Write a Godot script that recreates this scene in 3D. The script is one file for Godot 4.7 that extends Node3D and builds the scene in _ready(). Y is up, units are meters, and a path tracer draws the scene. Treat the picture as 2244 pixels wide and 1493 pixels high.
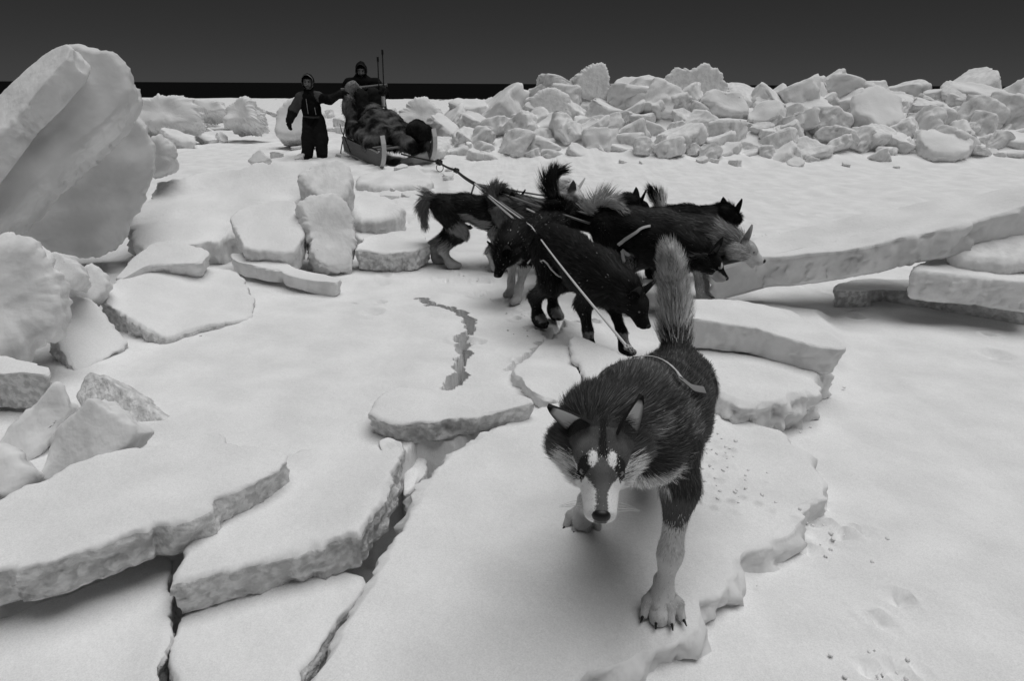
extends Node3D
# A dog team and sled crossing broken sea ice. Units are metres, y is up, the camera stands at the origin and looks along -z.

var fbm := FastNoiseLite.new()      # soft rolling relief
var grain := FastNoiseLite.new()    # fine roughness
var soft := FastNoiseLite.new()     # broad swells
var rng := RandomNumberGenerator.new()
var mats := {}
var taken := {}

# ---------------------------------------------------------------- naming and meshes
func numbered(called: String) -> String:
	if not taken.has(called):
		taken[called] = 0
		return called
	taken[called] += 1
	return "%s_%03d" % [called, taken[called]]

func tag(o: Node3D, label: String, category: String, group := "", kind := "") -> void:
	if label: o.set_meta("label", label)
	if category: o.set_meta("category", category)
	if group: o.set_meta("group", group)
	if kind: o.set_meta("kind", kind)

func thing(called: String, at: Vector3, label: String, category: String, group := "") -> Node3D:
	var o := Node3D.new()
	o.name = numbered(called)
	add_child(o)
	o.position = at
	tag(o, label, category, group, "thing")
	return o

func arrays(v: PackedVector3Array, n: PackedVector3Array, idx: PackedInt32Array, col = null) -> ArrayMesh:
	var a := []
	a.resize(Mesh.ARRAY_MAX)
	a[Mesh.ARRAY_VERTEX] = v
	a[Mesh.ARRAY_NORMAL] = n
	if col != null: a[Mesh.ARRAY_COLOR] = col
	a[Mesh.ARRAY_INDEX] = idx
	var m := ArrayMesh.new()
	m.add_surface_from_arrays(Mesh.PRIMITIVE_TRIANGLES, a)
	return m

func part(called: String, mesh: Mesh, mat: Material, parent: Node) -> MeshInstance3D:
	var o := MeshInstance3D.new()
	o.name = called if parent != self else numbered(called)
	o.mesh = mesh
	o.material_override = mat
	parent.add_child(o, true)
	return o

func normals_of(v: PackedVector3Array, idx: PackedInt32Array) -> PackedVector3Array:
	var n := PackedVector3Array()
	n.resize(v.size())
	for i in range(0, idx.size(), 3):
		var a := idx[i]
		var b := idx[i + 1]
		var c := idx[i + 2]
		var f := (v[c] - v[a]).cross(v[b] - v[a])
		n[a] += f
		n[b] += f
		n[c] += f
	for i in n.size():
		n[i] = n[i].normalized()
	return n

# ---------------------------------------------------------------- materials
func noise_tex(freq: float, lo: float, hi: float, seed_: int, octaves := 4, a := 0.0, b := 1.0, kind := FastNoiseLite.TYPE_SIMPLEX_SMOOTH) -> NoiseTexture2D:
	var f := FastNoiseLite.new()
	f.seed = seed_
	f.noise_type = kind
	f.frequency = freq
	f.fractal_octaves = octaves
	var t := NoiseTexture2D.new()
	t.width = 512
	t.height = 512
	t.seamless = true
	t.noise = f
	var g := Gradient.new()
	g.offsets = PackedFloat32Array([a, b])
	var cl := Color(lo, lo, lo).linear_to_srgb()
	var ch := Color(hi, hi, hi).linear_to_srgb()
	g.colors = PackedColorArray([cl, ch])
	t.color_ramp = g
	return t

func bump_tex(freq: float, seed_: int, strength: float, octaves := 4) -> NoiseTexture2D:
	var f := FastNoiseLite.new()
	f.seed = seed_
	f.frequency = freq
	f.fractal_octaves = octaves
	var t := NoiseTexture2D.new()
	t.width = 512
	t.height = 512
	t.seamless = true
	t.noise = f
	t.as_normal_map = true
	t.bump_strength = strength
	return t

func surface(tex: Texture2D, scale_: float, bump: Texture2D, bump_scale: float, rough: float, spec := 0.3) -> StandardMaterial3D:
	var m := StandardMaterial3D.new()
	m.albedo_texture = tex
	m.roughness = rough
	m.metallic_specular = spec
	m.uv1_triplanar = true
	m.uv1_world_triplanar = true
	m.uv1_scale = Vector3.ONE * scale_
	if bump:
		m.normal_enabled = true
		m.normal_texture = bump
		m.normal_scale = bump_scale
	return m

func grey(v: float, rough := 0.8, spec := 0.3) -> StandardMaterial3D:
	var m := StandardMaterial3D.new()
	m.albedo_color = Color(v, v, v).linear_to_srgb()
	m.roughness = rough
	m.metallic_specular = spec
	return m

func vertex_mat(rough := 0.85, spec := 0.2) -> StandardMaterial3D:
	var m := StandardMaterial3D.new()
	m.vertex_color_use_as_albedo = true
	m.roughness = rough
	m.metallic_specular = spec
	return m

func snow_tex(lo: float, hi: float, seed_: int) -> ImageTexture:
	# snow crystals: fine grain over broad soft patches of wind crust
	var f := FastNoiseLite.new()
	f.seed = seed_
	f.frequency = 3.0 / 512.0
	f.fractal_octaves = 5
	var base := f.get_seamless_image(512, 512)
	base.convert(Image.FORMAT_L8)
	var d := base.get_data()
	var r := RandomNumberGenerator.new()
	r.seed = seed_
	for i in d.size():
		var v := lerpf(lo, hi, d[i] / 255.0) * (1.0 + 0.13 * (r.randf() + r.randf() - 1.0))
		v = minf(v, 0.92)
		d[i] = int(255.0 * (1.055 * pow(v, 1.0 / 2.4) - 0.055))
	return ImageTexture.create_from_image(Image.create_from_data(512, 512, false, Image.FORMAT_L8, d))

func make_materials() -> void:
	mats.snow = surface(snow_tex(0.72, 0.86, 3), 0.8, bump_tex(0.06, 5, 5.0, 5), 0.2, 0.95, 0.12)
	mats.ice = surface(noise_tex(0.022, 0.50, 0.82, 11, 6, 0.36, 0.64), 1.7, bump_tex(0.05, 7, 9.0, 5), 0.6, 0.5, 0.4)
	mats.dull_ice = surface(noise_tex(0.012, 0.60, 0.78, 21, 5, 0.3, 0.7), 0.5, bump_tex(0.02, 9, 6.0, 4), 0.3, 0.55, 0.35)
	mats.frost = surface(noise_tex(0.016, 0.68, 0.83, 31, 5, 0.3, 0.62), 0.9, bump_tex(0.04, 13, 6.0, 4), 0.32, 0.8, 0.25)
	mats.sea = grey(0.004, 0.6, 0.06)

# ---------------------------------------------------------------- ice slabs
func clean_outline(pts: PackedVector3Array) -> PackedVector3Array:
	var n := Vector3.ZERO
	for i in pts.size():
		n += pts[i].cross(pts[(i + 1) % pts.size()])
	if n.y + 0.35 * n.z < 0.0:
		pts.reverse()
	return pts

func slab_meshes(pts: PackedVector3Array, thick: float, o := {}) -> Array:
	# pts: outline of the snowy face; the slab goes thick metres down from it. Returns [snow face, broken sides and underside].
	pts = clean_outline(pts)
	var rr: float = o.get("round", 0.035)
	var jag: float = o.get("jag", 0.022)
	var side_amp: float = o.get("side", 0.03)
	var top_amp: float = o.get("top", 0.03)
	var taper: float = o.get("taper", 0.03)
	var off := Vector3.ONE * float(o.get("seed", 0)) * 7.31
	var n := Vector3.ZERO
	for i in pts.size():
		n += pts[i].cross(pts[(i + 1) % pts.size()])
	n = n.normalized()
	var corner := PackedVector3Array()
	for i in pts.size():
		var a := pts[(i - 1 + pts.size()) % pts.size()]
		var b := pts[i]
		var c := pts[(i + 1) % pts.size()]
		corner.append(b + (a - b).limit_length(minf(a.distance_to(b) * 0.25, rr * 2.5)))
		corner.append(b * 0.5 + 0.25 * (b + (a - b).limit_length(minf(a.distance_to(b) * 0.25, rr * 2.5)) + b + (c - b).limit_length(minf(c.distance_to(b) * 0.25, rr * 2.5))))
		corner.append(b + (c - b).limit_length(minf(c.distance_to(b) * 0.25, rr * 2.5)))
	var length := 0.0
	for i in corner.size():
		length += corner[i].distance_to(corner[(i + 1) % corner.size()])
	var step: float = o.get("step", clampf(length / 240.0, 0.012, 0.3))
	var q := PackedVector3Array()
	for i in corner.size():
		var a := corner[i]
		var b := corner[(i + 1) % corner.size()]
		var k := maxi(1, int(round(a.distance_to(b) / step)))
		for j in k:
			q.append(a.lerp(b, float(j) / k))
	var cen := Vector3.ZERO
	for p in q: cen += p
	cen /= q.size()
	var N := q.size()
	var mean_r := 0.0
	for i in N:
		mean_r += q[i].distance_to(cen)
	mean_r /= N
	var js := jag
	var q0 := q.duplicate()
	for i in N:
		var p := q[i] + off
		var dir := (q[i] - cen).normalized()
		q[i] += dir * js * (fbm.get_noise_3dv(p * 2.2) * 1.6 + grain.get_noise_3dv(p * 1.0) * 0.7 + grain.get_noise_3dv(p * 3.0) * 0.45)
	var rings: Array = []      # [k toward centre, inset, drop, is side]
	var nr := clampi(int(mean_r / 0.07), 8, 26)
	for i in nr:
		rings.append([pow(float(i) / nr, 0.9), rr, 0.0, 0.0])
	var snow_last := 0
	for s in 6:
		var phi := (PI / 2.0) * s / 5.0
		rings.append([1.0, rr * (1.0 - sin(phi)), rr * (1.0 - cos(phi)), 0.0 if s < 3 else 0.6])
		if s == 3: snow_last = rings.size() - 1
	var m := clampi(int(thick / (step * 1.2)), 3, 14)
	for s in range(1, m + 1):
		rings.append([1.0, 0.0, rr + (thick - rr * 1.5) * s / m, 1.0])
	rings.append([1.0, rr * 0.5, thick, 0.6])
	rings.append([0.6, rr, thick, 0.0])
	rings.append([0.0, rr, thick, 0.0])
	var v := PackedVector3Array()
	v.resize(N * rings.size())
	for r in rings.size():
		var rg: Array = rings[r]
		var kk: float = rg[0]
		var inset: float = rg[1]
		var drop: float = rg[2]
		var sd: float = rg[3]
		for i in N:
			var d := (q[i] if kk > 0.8 else q0[i]) - cen
			var l := d.length()
			d /= l
			var p := cen + d * maxf(0.0, (l - inset) * kk) - n * drop
			var pn := p + off
			if sd > 0.0:
				p += d * (sd * side_amp * (fbm.get_noise_3dv(pn * 3.0) * 1.3 + grain.get_noise_3dv(pn * 1.3) * 0.8 + grain.get_noise_3dv(pn * 4.0) * 0.35) - taper * drop / thick)
			if drop < thick * 0.5:
				var w := 1.0 - sd * 0.6
				p += n * (w * top_amp * (soft.get_noise_3dv(pn * 1.2) + (0.12 * grain.get_noise_3dv(pn * 0.8) if kk > 0.5 else 0.0)))
			else:
				p += n * (0.5 * side_amp * fbm.get_noise_3dv(pn * 3.0) * sd)
			v[r * N + i] = p
	var idx := PackedInt32Array()
	for r in rings.size() - 1:
		for i in N:
			var a := r * N + i
			var b := r * N + (i + 1) % N
			idx.append_array([a, a + N, b, b, a + N, b + N])
	var nn := normals_of(v, idx)
	var flip := nn[N * 2].dot(n) < 0.0
	if flip:
		for i in nn.size(): nn[i] = -nn[i]
		for i in range(0, idx.size(), 3):
			var sw := idx[i]
			idx[i] = idx[i + 1]
			idx[i + 1] = sw
	var cut := snow_last
	var cnt := (cut) * N * 6
	var snow := arrays(v.slice(0, (cut + 1) * N), nn.slice(0, (cut + 1) * N), idx.slice(0, cnt))
	var lower := idx.slice(cnt)
	for i in lower.size(): lower[i] -= cut * N
	var ice := arrays(v.slice(cut * N), nn.slice(cut * N), lower)
	return [snow, ice]

func ice_slab(label: String, pts: PackedVector3Array, thick: float, o := {}) -> Node3D:
	var c := Vector3.ZERO
	for p in pts: c += p
	c /= pts.size()
	c.y = 0.0
	for i in pts.size(): pts[i] -= c
	var t := thing(o.get("called", "ice_slab"), c, label, o.get("category", "ice slab"), o.get("group", "broken sea ice slabs"))
	var ms := slab_meshes(pts, thick, o)
	part("snow_cover", ms[0], mats[o.get("cap", "snow")], t)
	part("broken_edge", ms[1], mats[o.get("edge", "ice")], t)
	return t

# ---------------------------------------------------------------- ground
var deep_zone := PackedVector2Array([Vector2(-2.269, -1.492), Vector2(-1.661, -1.87), Vector2(-1.343, -2.117), Vector2(-0.854, -2.122), Vector2(-0.719, -2.233), Vector2(-0.454, -2.285), Vector2(-0.405, -2.435), Vector2(-0.251, -2.448), Vector2(0.118, -2.698), Vector2(0.365, -2.769), Vector2(0.88, -2.707), Vector2(1.061, -2.481), Vector2(0.884, -2.023), Vector2(0.516, -1.664), Vector2(0.215, -1.395), Vector2(0.101, -1.07), Vector2(-1.517, -0.832)])
var right_field := PackedVector2Array([Vector2(0.919, -2.831), Vector2(1.118, -2.929), Vector2(1.729, -3.386), Vector2(2.016, -4.241), Vector2(1.381, -4.53), Vector2(1.441, -4.753), Vector2(2.89, -5.433), Vector2(5.773, -7.728), Vector2(10.199, -6.071), Vector2(9.445, -2.931), Vector2(2.247, -0.924), Vector2(0.057, -0.913), Vector2(0.141, -1.324), Vector2(0.48, -1.606), Vector2(0.904, -2.015), Vector2(1.028, -2.421)])
var cracks := [
	[PackedVector2Array([Vector2(-0.612, -4.386), Vector2(-0.527, -4.256), Vector2(-0.402, -4.181), Vector2(-0.297, -4.053), Vector2(-0.25, -3.839), Vector2(-0.282, -3.606), Vector2(-0.248, -3.398), Vector2(-0.273, -3.239), Vector2(-0.246, -3.093), Vector2(-0.295, -2.958)]), 0.027, 0.3],
	[PackedVector2Array([Vector2(0.493, -3.934), Vector2(0.329, -3.974), Vector2(0.219, -3.727), Vector2(0.159, -3.54), Vector2(0.104, -3.37), Vector2(-0.004, -3.171)]), 0.018, 0.07],
	[PackedVector2Array([Vector2(-1.046, -4.247), Vector2(-0.995, -4.287)]), 0.012, 0.05],
]
var prints: Array = []
var print_bins := {}

func dist_poly(p: Vector2, poly: PackedVector2Array) -> float:
	# signed distance, negative inside
	var d := INF
	var inside := false
	var j := poly.size() - 1
	for i in poly.size():
		var a := poly[i]
		var b := poly[j]
		var e := b - a
		var w := p - a
		var t := clampf(w.dot(e) / e.length_squared(), 0.0, 1.0)
		d = minf(d, (w - e * t).length_squared())
		if (a.y > p.y) != (b.y > p.y) and p.x < (b.x - a.x) * (p.y - a.y) / (b.y - a.y) + a.x:
			inside = not inside
		j = i
	d = sqrt(d)
	return -d if inside else d

func ground_at(x: float, z: float) -> float:
	var p3 := Vector3(x, 0, z)
	var far := smoothstep(5.0, 9.0, -z)
	var h := 0.018 * fbm.get_noise_3dv(p3 * 0.9) + 0.003 * fbm.get_noise_3dv(p3 * 4.0)
	h += far * (0.055 * fbm.get_noise_3dv(p3 * 1.4 + Vector3(9, 0, 3)) + 0.03 * maxf(0.0, fbm.get_noise_3dv(p3 * 3.0)) + 0.02 * grain.get_noise_3dv(p3 * 0.6))
	h += 0.007 * fbm.get_noise_3dv(Vector3(x * 1.2 + z * 0.5, 2.0, z * 4.5 - x * 0.6)) + 0.004 * maxf(0.0, fbm.get_noise_3dv(Vector3(x * 3.0, 5.0, z * 9.0)))
	var out := smoothstep(15.0, 22.0, -z)
	h += out * 0.28 * maxf(-0.25, fbm.get_noise_3dv(p3 * 0.35 + Vector3(4, 0, 0))) * (1.0 - smoothstep(30.0, 45.0, -z))
	# the pressure ridge to the right
	var rx := 0.6 * smoothstep(-2.0, -0.9, x) + 0.4 * smoothstep(-0.4, 1.2, x)
	var rz := (z + 15.2 + 0.04 * x) / 2.1
	h += rx * exp(-rz * rz) * (1.03 + 0.3 * fbm.get_noise_3dv(p3 * 0.5) + 0.25 * fbm.get_noise_3dv(p3 * 1.3))
	if z > -7.0 and x > -6.0 and x < 9.0:
		var p := Vector2(x, z) + 0.05 * Vector2(fbm.get_noise_3dv(p3 * 3.0), fbm.get_noise_3dv(p3 * 3.0 + Vector3(7, 7, 7)))
		if x > -0.3:
			h -= 0.07 * (1.0 - smoothstep(-0.12, 0.05, dist_poly(p, right_field)))
		if z > -3.4 and x < 2.0:
			h -= 0.42 * (1.0 - smoothstep(-0.06, 0.0, dist_poly(p, deep_zone)))
	if z > -5.2 and z < -2.4 and x > -1.4 and x < 0.9:
		for c in cracks:
			var line: PackedVector2Array = c[0]
			var width: float = c[1]
			var p := Vector2(x, z) + 0.045 * Vector2(grain.get_noise_3dv(p3 * 1.5), grain.get_noise_3dv(p3 * 1.5 + Vector3(3, 8, 1)))
			var d := INF
			for i in line.size() - 1:
				var e := line[i + 1] - line[i]
				var w := p - line[i]
				d = minf(d, (w - e * clampf(w.dot(e) / e.length_squared(), 0.0, 1.0)).length())
			if d < width * 1.4:
				h -= c[2] * (1.0 - smoothstep(width * 0.65, width * 1.05, d)) * (1.0 + 0.6 * fbm.get_noise_3dv(p3 * 6.0))
	if z > -9.0 and z < -0.8:
		for f in print_bins.get(Vector2i(floori(x * 2.0), floori(z * 2.0)), []):
			var d := Vector2(x - f.x, z - f.y).length_squared()
			var s: float = f.z
			if d < s * s * 4.0:
				var q := d / (s * s)
				h += -0.038 * exp(-q * 2.2) * (1.0 + 0.8 * grain.get_noise_3dv(p3 * 6.0)) + 0.012 * exp(-(sqrt(q) - 1.25) * (sqrt(q) - 1.25) * 10.0)
	return h

func graded(a: float, b: float, fine: float, grow: float, centre_free: float) -> PackedFloat32Array:
	var out := PackedFloat32Array()
	var x := a
	while x < b:
		out.append(x)
		x += maxf(fine, grow * maxf(0.0, absf(x) - centre_free) + fine)
	out.append(b)
	return out

func refined(a: PackedFloat32Array, from: float, to: float, step: float) -> PackedFloat32Array:
	# the same grid lines, closer together between from and to
	var out := PackedFloat32Array()
	var x := from
	while x < to:
		out.append(x)
		x += step
	for q in a:
		if q < from - step * 0.5 or q > x: out.append(q)
	out.sort()
	return out

func build_ground() -> void:
	var scatter := RandomNumberGenerator.new()
	scatter.seed = 5
	var paths := [Vector3(0.043, 0, -3.305), Vector3(0.186, 0, -3.071), Vector3(0.102, 0, -3.804), Vector3(0.022, 0, -3.969), Vector3(0.164, 0, -4.06), Vector3(-0.098, 0, -4.343), Vector3(-0.198, 0, -4.554), Vector3(-0.008, 0, -4.397), Vector3(0.229, 0, -2.863), Vector3(0.16, 0, -3.245), Vector3(-0.425, 0, -5.036), Vector3(-0.549, 0, -4.904), Vector3(-0.28, 0, -4.909), Vector3(1.06, -0.09, -1.993), Vector3(1.105, -0.09, -1.918), Vector3(1.194, -0.09, -1.943), Vector3(0.969, -0.09, -1.846), Vector3(1.047, -0.09, -1.527), Vector3(1.133, -0.09, -1.618), Vector3(0.931, -0.09, -1.367), Vector3(0.995, -0.09, -1.353), Vector3(1.121, -0.09, -2.102)]
	for p in paths:
		prints.append(Vector3(p.x, p.z, 0.035))
		prints.append(Vector3(p.x + scatter.randf_range(-0.06, 0.06), p.z + scatter.randf_range(-0.06, 0.06), 0.022))
	for i in 60:
		prints.append(Vector3(scatter.randf_range(-1.2, 3.6), scatter.randf_range(-8.8, -3.4), scatter.randf_range(0.03, 0.09)))
	for p in prints:
		for i in range(floori((p.x - p.z * 2.0) * 2.0), floori((p.x + p.z * 2.0) * 2.0) + 1):
			for j in range(floori((p.y - p.z * 2.0) * 2.0), floori((p.y + p.z * 2.0) * 2.0) + 1):
				if not print_bins.has(Vector2i(i, j)): print_bins[Vector2i(i, j)] = []
				print_bins[Vector2i(i, j)].append(p)
	var xs := PackedFloat32Array()
	var right := graded(0.0, 120.0, 0.024, 0.035, 2.8)
	for i in range(right.size() - 1, 0, -1): xs.append(-right[i])
	xs.append_array(right)
	xs = refined(xs, -0.8, 0.2, 0.011)
	var zs := graded(-3.0, 66.0, 0.024, 0.012, 2.4)
	zs = refined(zs, 2.75, 4.5, 0.011)
	var v := PackedVector3Array()
	var w := xs.size()
	v.resize(w * zs.size())
	for j in zs.size():
		for i in w:
			var edge := 0.0
			if j == zs.size() - 1: edge = -1.6
			v[j * w + i] = Vector3(xs[i], ground_at(xs[i], -zs[j]) + edge, -zs[j] - (3.0 * fbm.get_noise_2d(xs[i] * 0.3, 0.0) if zs[j] > 63.0 else 0.0))
	var idx := PackedInt32Array()
	idx.resize((w - 1) * (zs.size() - 1) * 6)
	var k := 0
	for j in zs.size() - 1:
		for i in w - 1:
			var a := j * w + i
			idx[k] = a
			idx[k + 1] = a + w
			idx[k + 2] = a + 1
			idx[k + 3] = a + 1
			idx[k + 4] = a + w
			idx[k + 5] = a + w + 1
			k += 6
	var n := normals_of(v, idx)
	if n[w * 3].y < 0.0:
		for i in n.size(): n[i] = -n[i]
	var g := part("snow_ground", arrays(v, n, idx), mats.snow, self)
	tag(g, "", "", "", "structure")
	var sea := PlaneMesh.new()
	sea.size = Vector2(40000, 20000)
	var s := part("sea", sea, mats.sea, self)
	s.position = Vector3(0, -0.5, -10000 - 20)
	tag(s, "", "", "", "structure")

func build_slabs() -> void:
	# floes that carry the lead dog and the near foreground
	ice_slab("large flat snowy floe the grey lead dog is stepping across", PackedVector3Array([Vector3(-0.238, 0.034, -2.314), Vector3(-0.13, 0.033, -2.445), Vector3(0.118, 0.031, -2.711), Vector3(0.284, 0.03, -2.791), Vector3(0.573, 0.027, -2.8), Vector3(0.889, 0.025, -2.748), Vector3(1.078, 0.023, -2.537), Vector3(1.136, 0.022, -2.349), Vector3(1.142, 0.022, -2.062), Vector3(0.972, 0.024, -1.975), Vector3(0.847, 0.025, -1.833), Vector3(0.723, 0.026, -1.728), Vector3(0.597, 0.027, -1.602), Vector3(0.493, 0.028, -1.473), Vector3(0.373, 0.029, -1.366), Vector3(0.214, 0.03, -1.29), Vector3(0.141, 0.031, -1.221), Vector3(0.077, 0.032, -0.994), Vector3(-0.514, 0.037, -0.987), Vector3(-0.463, 0.036, -1.238), Vector3(-0.442, 0.036, -1.376), Vector3(-0.406, 0.036, -1.546), Vector3(-0.363, 0.035, -1.762), Vector3(-0.337, 0.035, -1.959), Vector3(-0.299, 0.035, -2.163)]), 0.22, {"round": 0.03, "jag": 0.022, "side": 0.06, "taper": -0.07, "top": 0.03, "step": 0.017, "edge": "frost", "seed": 1})
	ice_slab("thick tilted snowy slab with mottled grey front, beside the dog's floe", PackedVector3Array([Vector3(-0.974, 0.013, -1.587), Vector3(-0.831, 0.015, -1.65), Vector3(-0.659, 0.016, -1.701), Vector3(-0.444, 0.018, -1.762), Vector3(-0.439, 0.022, -1.925), Vector3(-0.41, 0.03, -2.235), Vector3(-0.418, 0.033, -2.36), Vector3(-0.524, 0.034, -2.394), Vector3(-0.763, 0.033, -2.343), Vector3(-0.912, 0.032, -2.311), Vector3(-1.003, 0.025, -2.052), Vector3(-1.005, 0.017, -1.736)]), 0.15, {"round": 0.035, "jag": 0.025, "side": 0.03, "seed": 2})
	ice_slab("long snowy slab lying on top of two floes under leaning blocks", PackedVector3Array([Vector3(-1.752, 0.125, -1.589), Vector3(-1.604, 0.134, -1.837), Vector3(-1.525, 0.138, -1.939), Vector3(-1.476, 0.142, -2.034), Vector3(-1.345, 0.143, -2.111), Vector3(-1.19, 0.144, -2.193), Vector3(-1.102, 0.146, -2.261), Vector3(-0.99, 0.14, -2.185), Vector3(-0.857, 0.138, -2.181), Vector3(-0.788, 0.135, -2.147), Vector3(-0.764, 0.132, -2.09), Vector3(-0.8, 0.128, -2.005), Vector3(-0.923, 0.123, -1.849), Vector3(-0.964, 0.118, -1.745), Vector3(-1.108, 0.116, -1.651), Vector3(-1.22, 0.113, -1.553), Vector3(-1.378, 0.114, -1.509), Vector3(-1.571, 0.111, -1.374)]), 0.14, {"round": 0.04, "jag": 0.03, "side": 0.035, "seed": 3})
	ice_slab("low snow covered floe with a dark crack along its right edge", PackedVector3Array([Vector3(-1.891, -0.101, -1.451), Vector3(-1.477, -0.099, -1.571), Vector3(-1.306, -0.097, -1.685), Vector3(-1.138, -0.093, -1.891), Vector3(-1.075, -0.094, -1.845), Vector3(-1.031, -0.097, -1.668), Vector3(-0.953, -0.1, -1.49), Vector3(-0.905, -0.102, -1.348), Vector3(-0.76, -0.108, -1.042), Vector3(-1.992, -0.108, -1.035)]), 0.25, {"round": 0.03, "jag": 0.025, "seed": 4})
	ice_slab("low floe wedged between two cracks below the mottled slab", PackedVector3Array([Vector3(-0.986, -0.129, -1.608), Vector3(-0.875, -0.125, -1.786), Vector3(-0.723, -0.124, -1.864), Vector3(-0.473, -0.125, -1.821), Vector3(-0.454, -0.126, -1.727), Vector3(-0.504, -0.129, -1.575), Vector3(-0.548, -0.132, -1.412), Vector3(-0.523, -0.138, -1.065), Vector3(-0.754, -0.138, -1.064), Vector3(-0.935, -0.131, -1.456)]), 0.25, {"round": 0.03, "jag": 0.02, "seed": 5})
	ice_slab("wide low slab with grey broken front beyond the dog's floe", PackedVector3Array([Vector3(-0.598, 0.098, -2.494), Vector3(-0.571, 0.104, -2.67), Vector3(-0.503, 0.106, -2.741), Vector3(-0.322, 0.106, -2.725), Vector3(-0.123, 0.106, -2.727), Vector3(0.017, 0.105, -2.694), Vector3(0.116, 0.101, -2.581), Vector3(-0.132, 0.098, -2.5), Vector3(-0.309, 0.095, -2.419), Vector3(-0.486, 0.094, -2.399)]), 0.11, {"round": 0.025, "jag": 0.02, "edge": "ice", "seed": 6})
	ice_slab("small dark chunk jammed in the crack under the wide low slab", PackedVector3Array([Vector3(-0.445, -0.073, -2.501), Vector3(-0.346, -0.078, -2.53), Vector3(-0.339, -0.083, -2.392), Vector3(-0.37, -0.088, -2.218), Vector3(-0.402, -0.086, -2.2), Vector3(-0.433, -0.079, -2.35)]), 0.2, {"called": "ice_chunk", "category": "ice chunk", "round": 0.02, "jag": 0.02, "seed": 7})
	ice_slab("small snow lump lying on the corner of the mottled slab", PackedVector3Array([Vector3(-0.522, 0.039, -2.364), Vector3(-0.487, 0.041, -2.39), Vector3(-0.421, 0.039, -2.365), Vector3(-0.405, 0.034, -2.296), Vector3(-0.449, 0.032, -2.265), Vector3(-0.491, 0.033, -2.289)]), 0.05, {"called": "snow_lump", "category": "snow lump", "round": 0.015, "jag": 0.012, "cap": "frost", "edge": "frost", "seed": 8})
	ice_slab("small bright block under the black dog's front paw", PackedVector3Array([Vector3(0.277, 0.114, -3.358), Vector3(0.336, 0.127, -3.392), Vector3(0.478, 0.119, -3.221), Vector3(0.588, 0.117, -3.116), Vector3(0.586, 0.08, -2.894), Vector3(0.435, 0.053, -2.852), Vector3(0.359, 0.054, -2.924), Vector3(0.292, 0.075, -3.112)]), 0.16, {"called": "ice_block", "category": "ice block", "round": 0.03, "edge": "frost", "seed": 9})
	ice_slab("low trampled slab with paw prints behind the lead dog", PackedVector3Array([Vector3(0.001, 0.026, -3.111), Vector3(0.103, 0.018, -3.325), Vector3(0.19, 0.008, -3.614), Vector3(0.272, 0.008, -3.615), Vector3(0.323, 0.023, -3.193), Vector3(0.319, 0.035, -2.838), Vector3(0.207, 0.04, -2.709), Vector3(0.059, 0.037, -2.793)]), 0.1, {"round": 0.015, "edge": "frost", "top": 0.05, "seed": 10})
	# right of the dogs
	ice_slab("smooth upper slab stacked on a crumbling one right of the tail", PackedVector3Array([Vector3(0.826, 0.29, -3.41), Vector3(0.967, 0.282, -3.497), Vector3(1.232, 0.264, -3.558), Vector3(1.397, 0.252, -3.462), Vector3(1.478, 0.245, -3.42), Vector3(1.509, 0.24, -3.15), Vector3(1.541, 0.236, -2.973), Vector3(1.516, 0.237, -2.9), Vector3(1.373, 0.247, -2.929), Vector3(1.176, 0.262, -3.095), Vector3(0.882, 0.283, -3.151), Vector3(0.688, 0.296, -3.071)]), 0.15, {"round": 0.025, "jag": 0.018, "side": 0.02, "edge": "frost", "seed": 11})
	ice_slab("lower slab with crumbling corner under the smooth upper slab", PackedVector3Array([Vector3(0.761, 0.119, -3.371), Vector3(1.136, 0.107, -3.34), Vector3(1.513, 0.092, -3.101), Vector3(1.51, 0.09, -3.013), Vector3(1.305, 0.092, -2.752), Vector3(1.103, 0.095, -2.583), Vector3(0.953, 0.1, -2.594), Vector3(0.872, 0.104, -2.719), Vector3(0.771, 0.112, -2.984)]), 0.17, {"round": 0.03, "jag": 0.03, "side": 0.065, "taper": -0.03, "step": 0.015, "edge": "frost", "seed": 12})
	ice_slab("huge tilted slab overhanging a dark hollow beside the wolf grey dog", PackedVector3Array([Vector3(1.226, 0.227, -4.199), Vector3(1.511, 0.295, -4.287), Vector3(1.866, 0.359, -4.179), Vector3(2.178, 0.421, -4.143), Vector3(2.513, 0.493, -4.169), Vector3(2.842, 0.568, -4.229), Vector3(3.453, 0.707, -4.345), Vector3(3.843, 0.816, -4.624), Vector3(2.91, 0.634, -4.764), Vector3(2.394, 0.526, -4.76), Vector3(2.073, 0.455, -4.722), Vector3(1.623, 0.355, -4.658), Vector3(1.358, 0.281, -4.467)]), 0.21, {"round": 0.05, "jag": 0.03, "side": 0.05, "top": 0.05, "edge": "dull_ice", "seed": 13})
	ice_slab("long thin slab with pale grey broken front under a thick block", PackedVector3Array([Vector3(2.142, 0.062, -4.474), Vector3(2.414, 0.059, -4.747), Vector3(2.892, 0.046, -4.853), Vector3(3.146, 0.034, -4.611), Vector3(3.544, 0.02, -4.449), Vector3(3.35, 0.019, -4.057), Vector3(3.042, 0.031, -4.248), Vector3(2.858, 0.039, -4.392), Vector3(2.58, 0.052, -4.632), Vector3(2.368, 0.055, -4.458)]), 0.14, {"round": 0.02, "jag": 0.025, "edge": "ice", "seed": 14})
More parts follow.
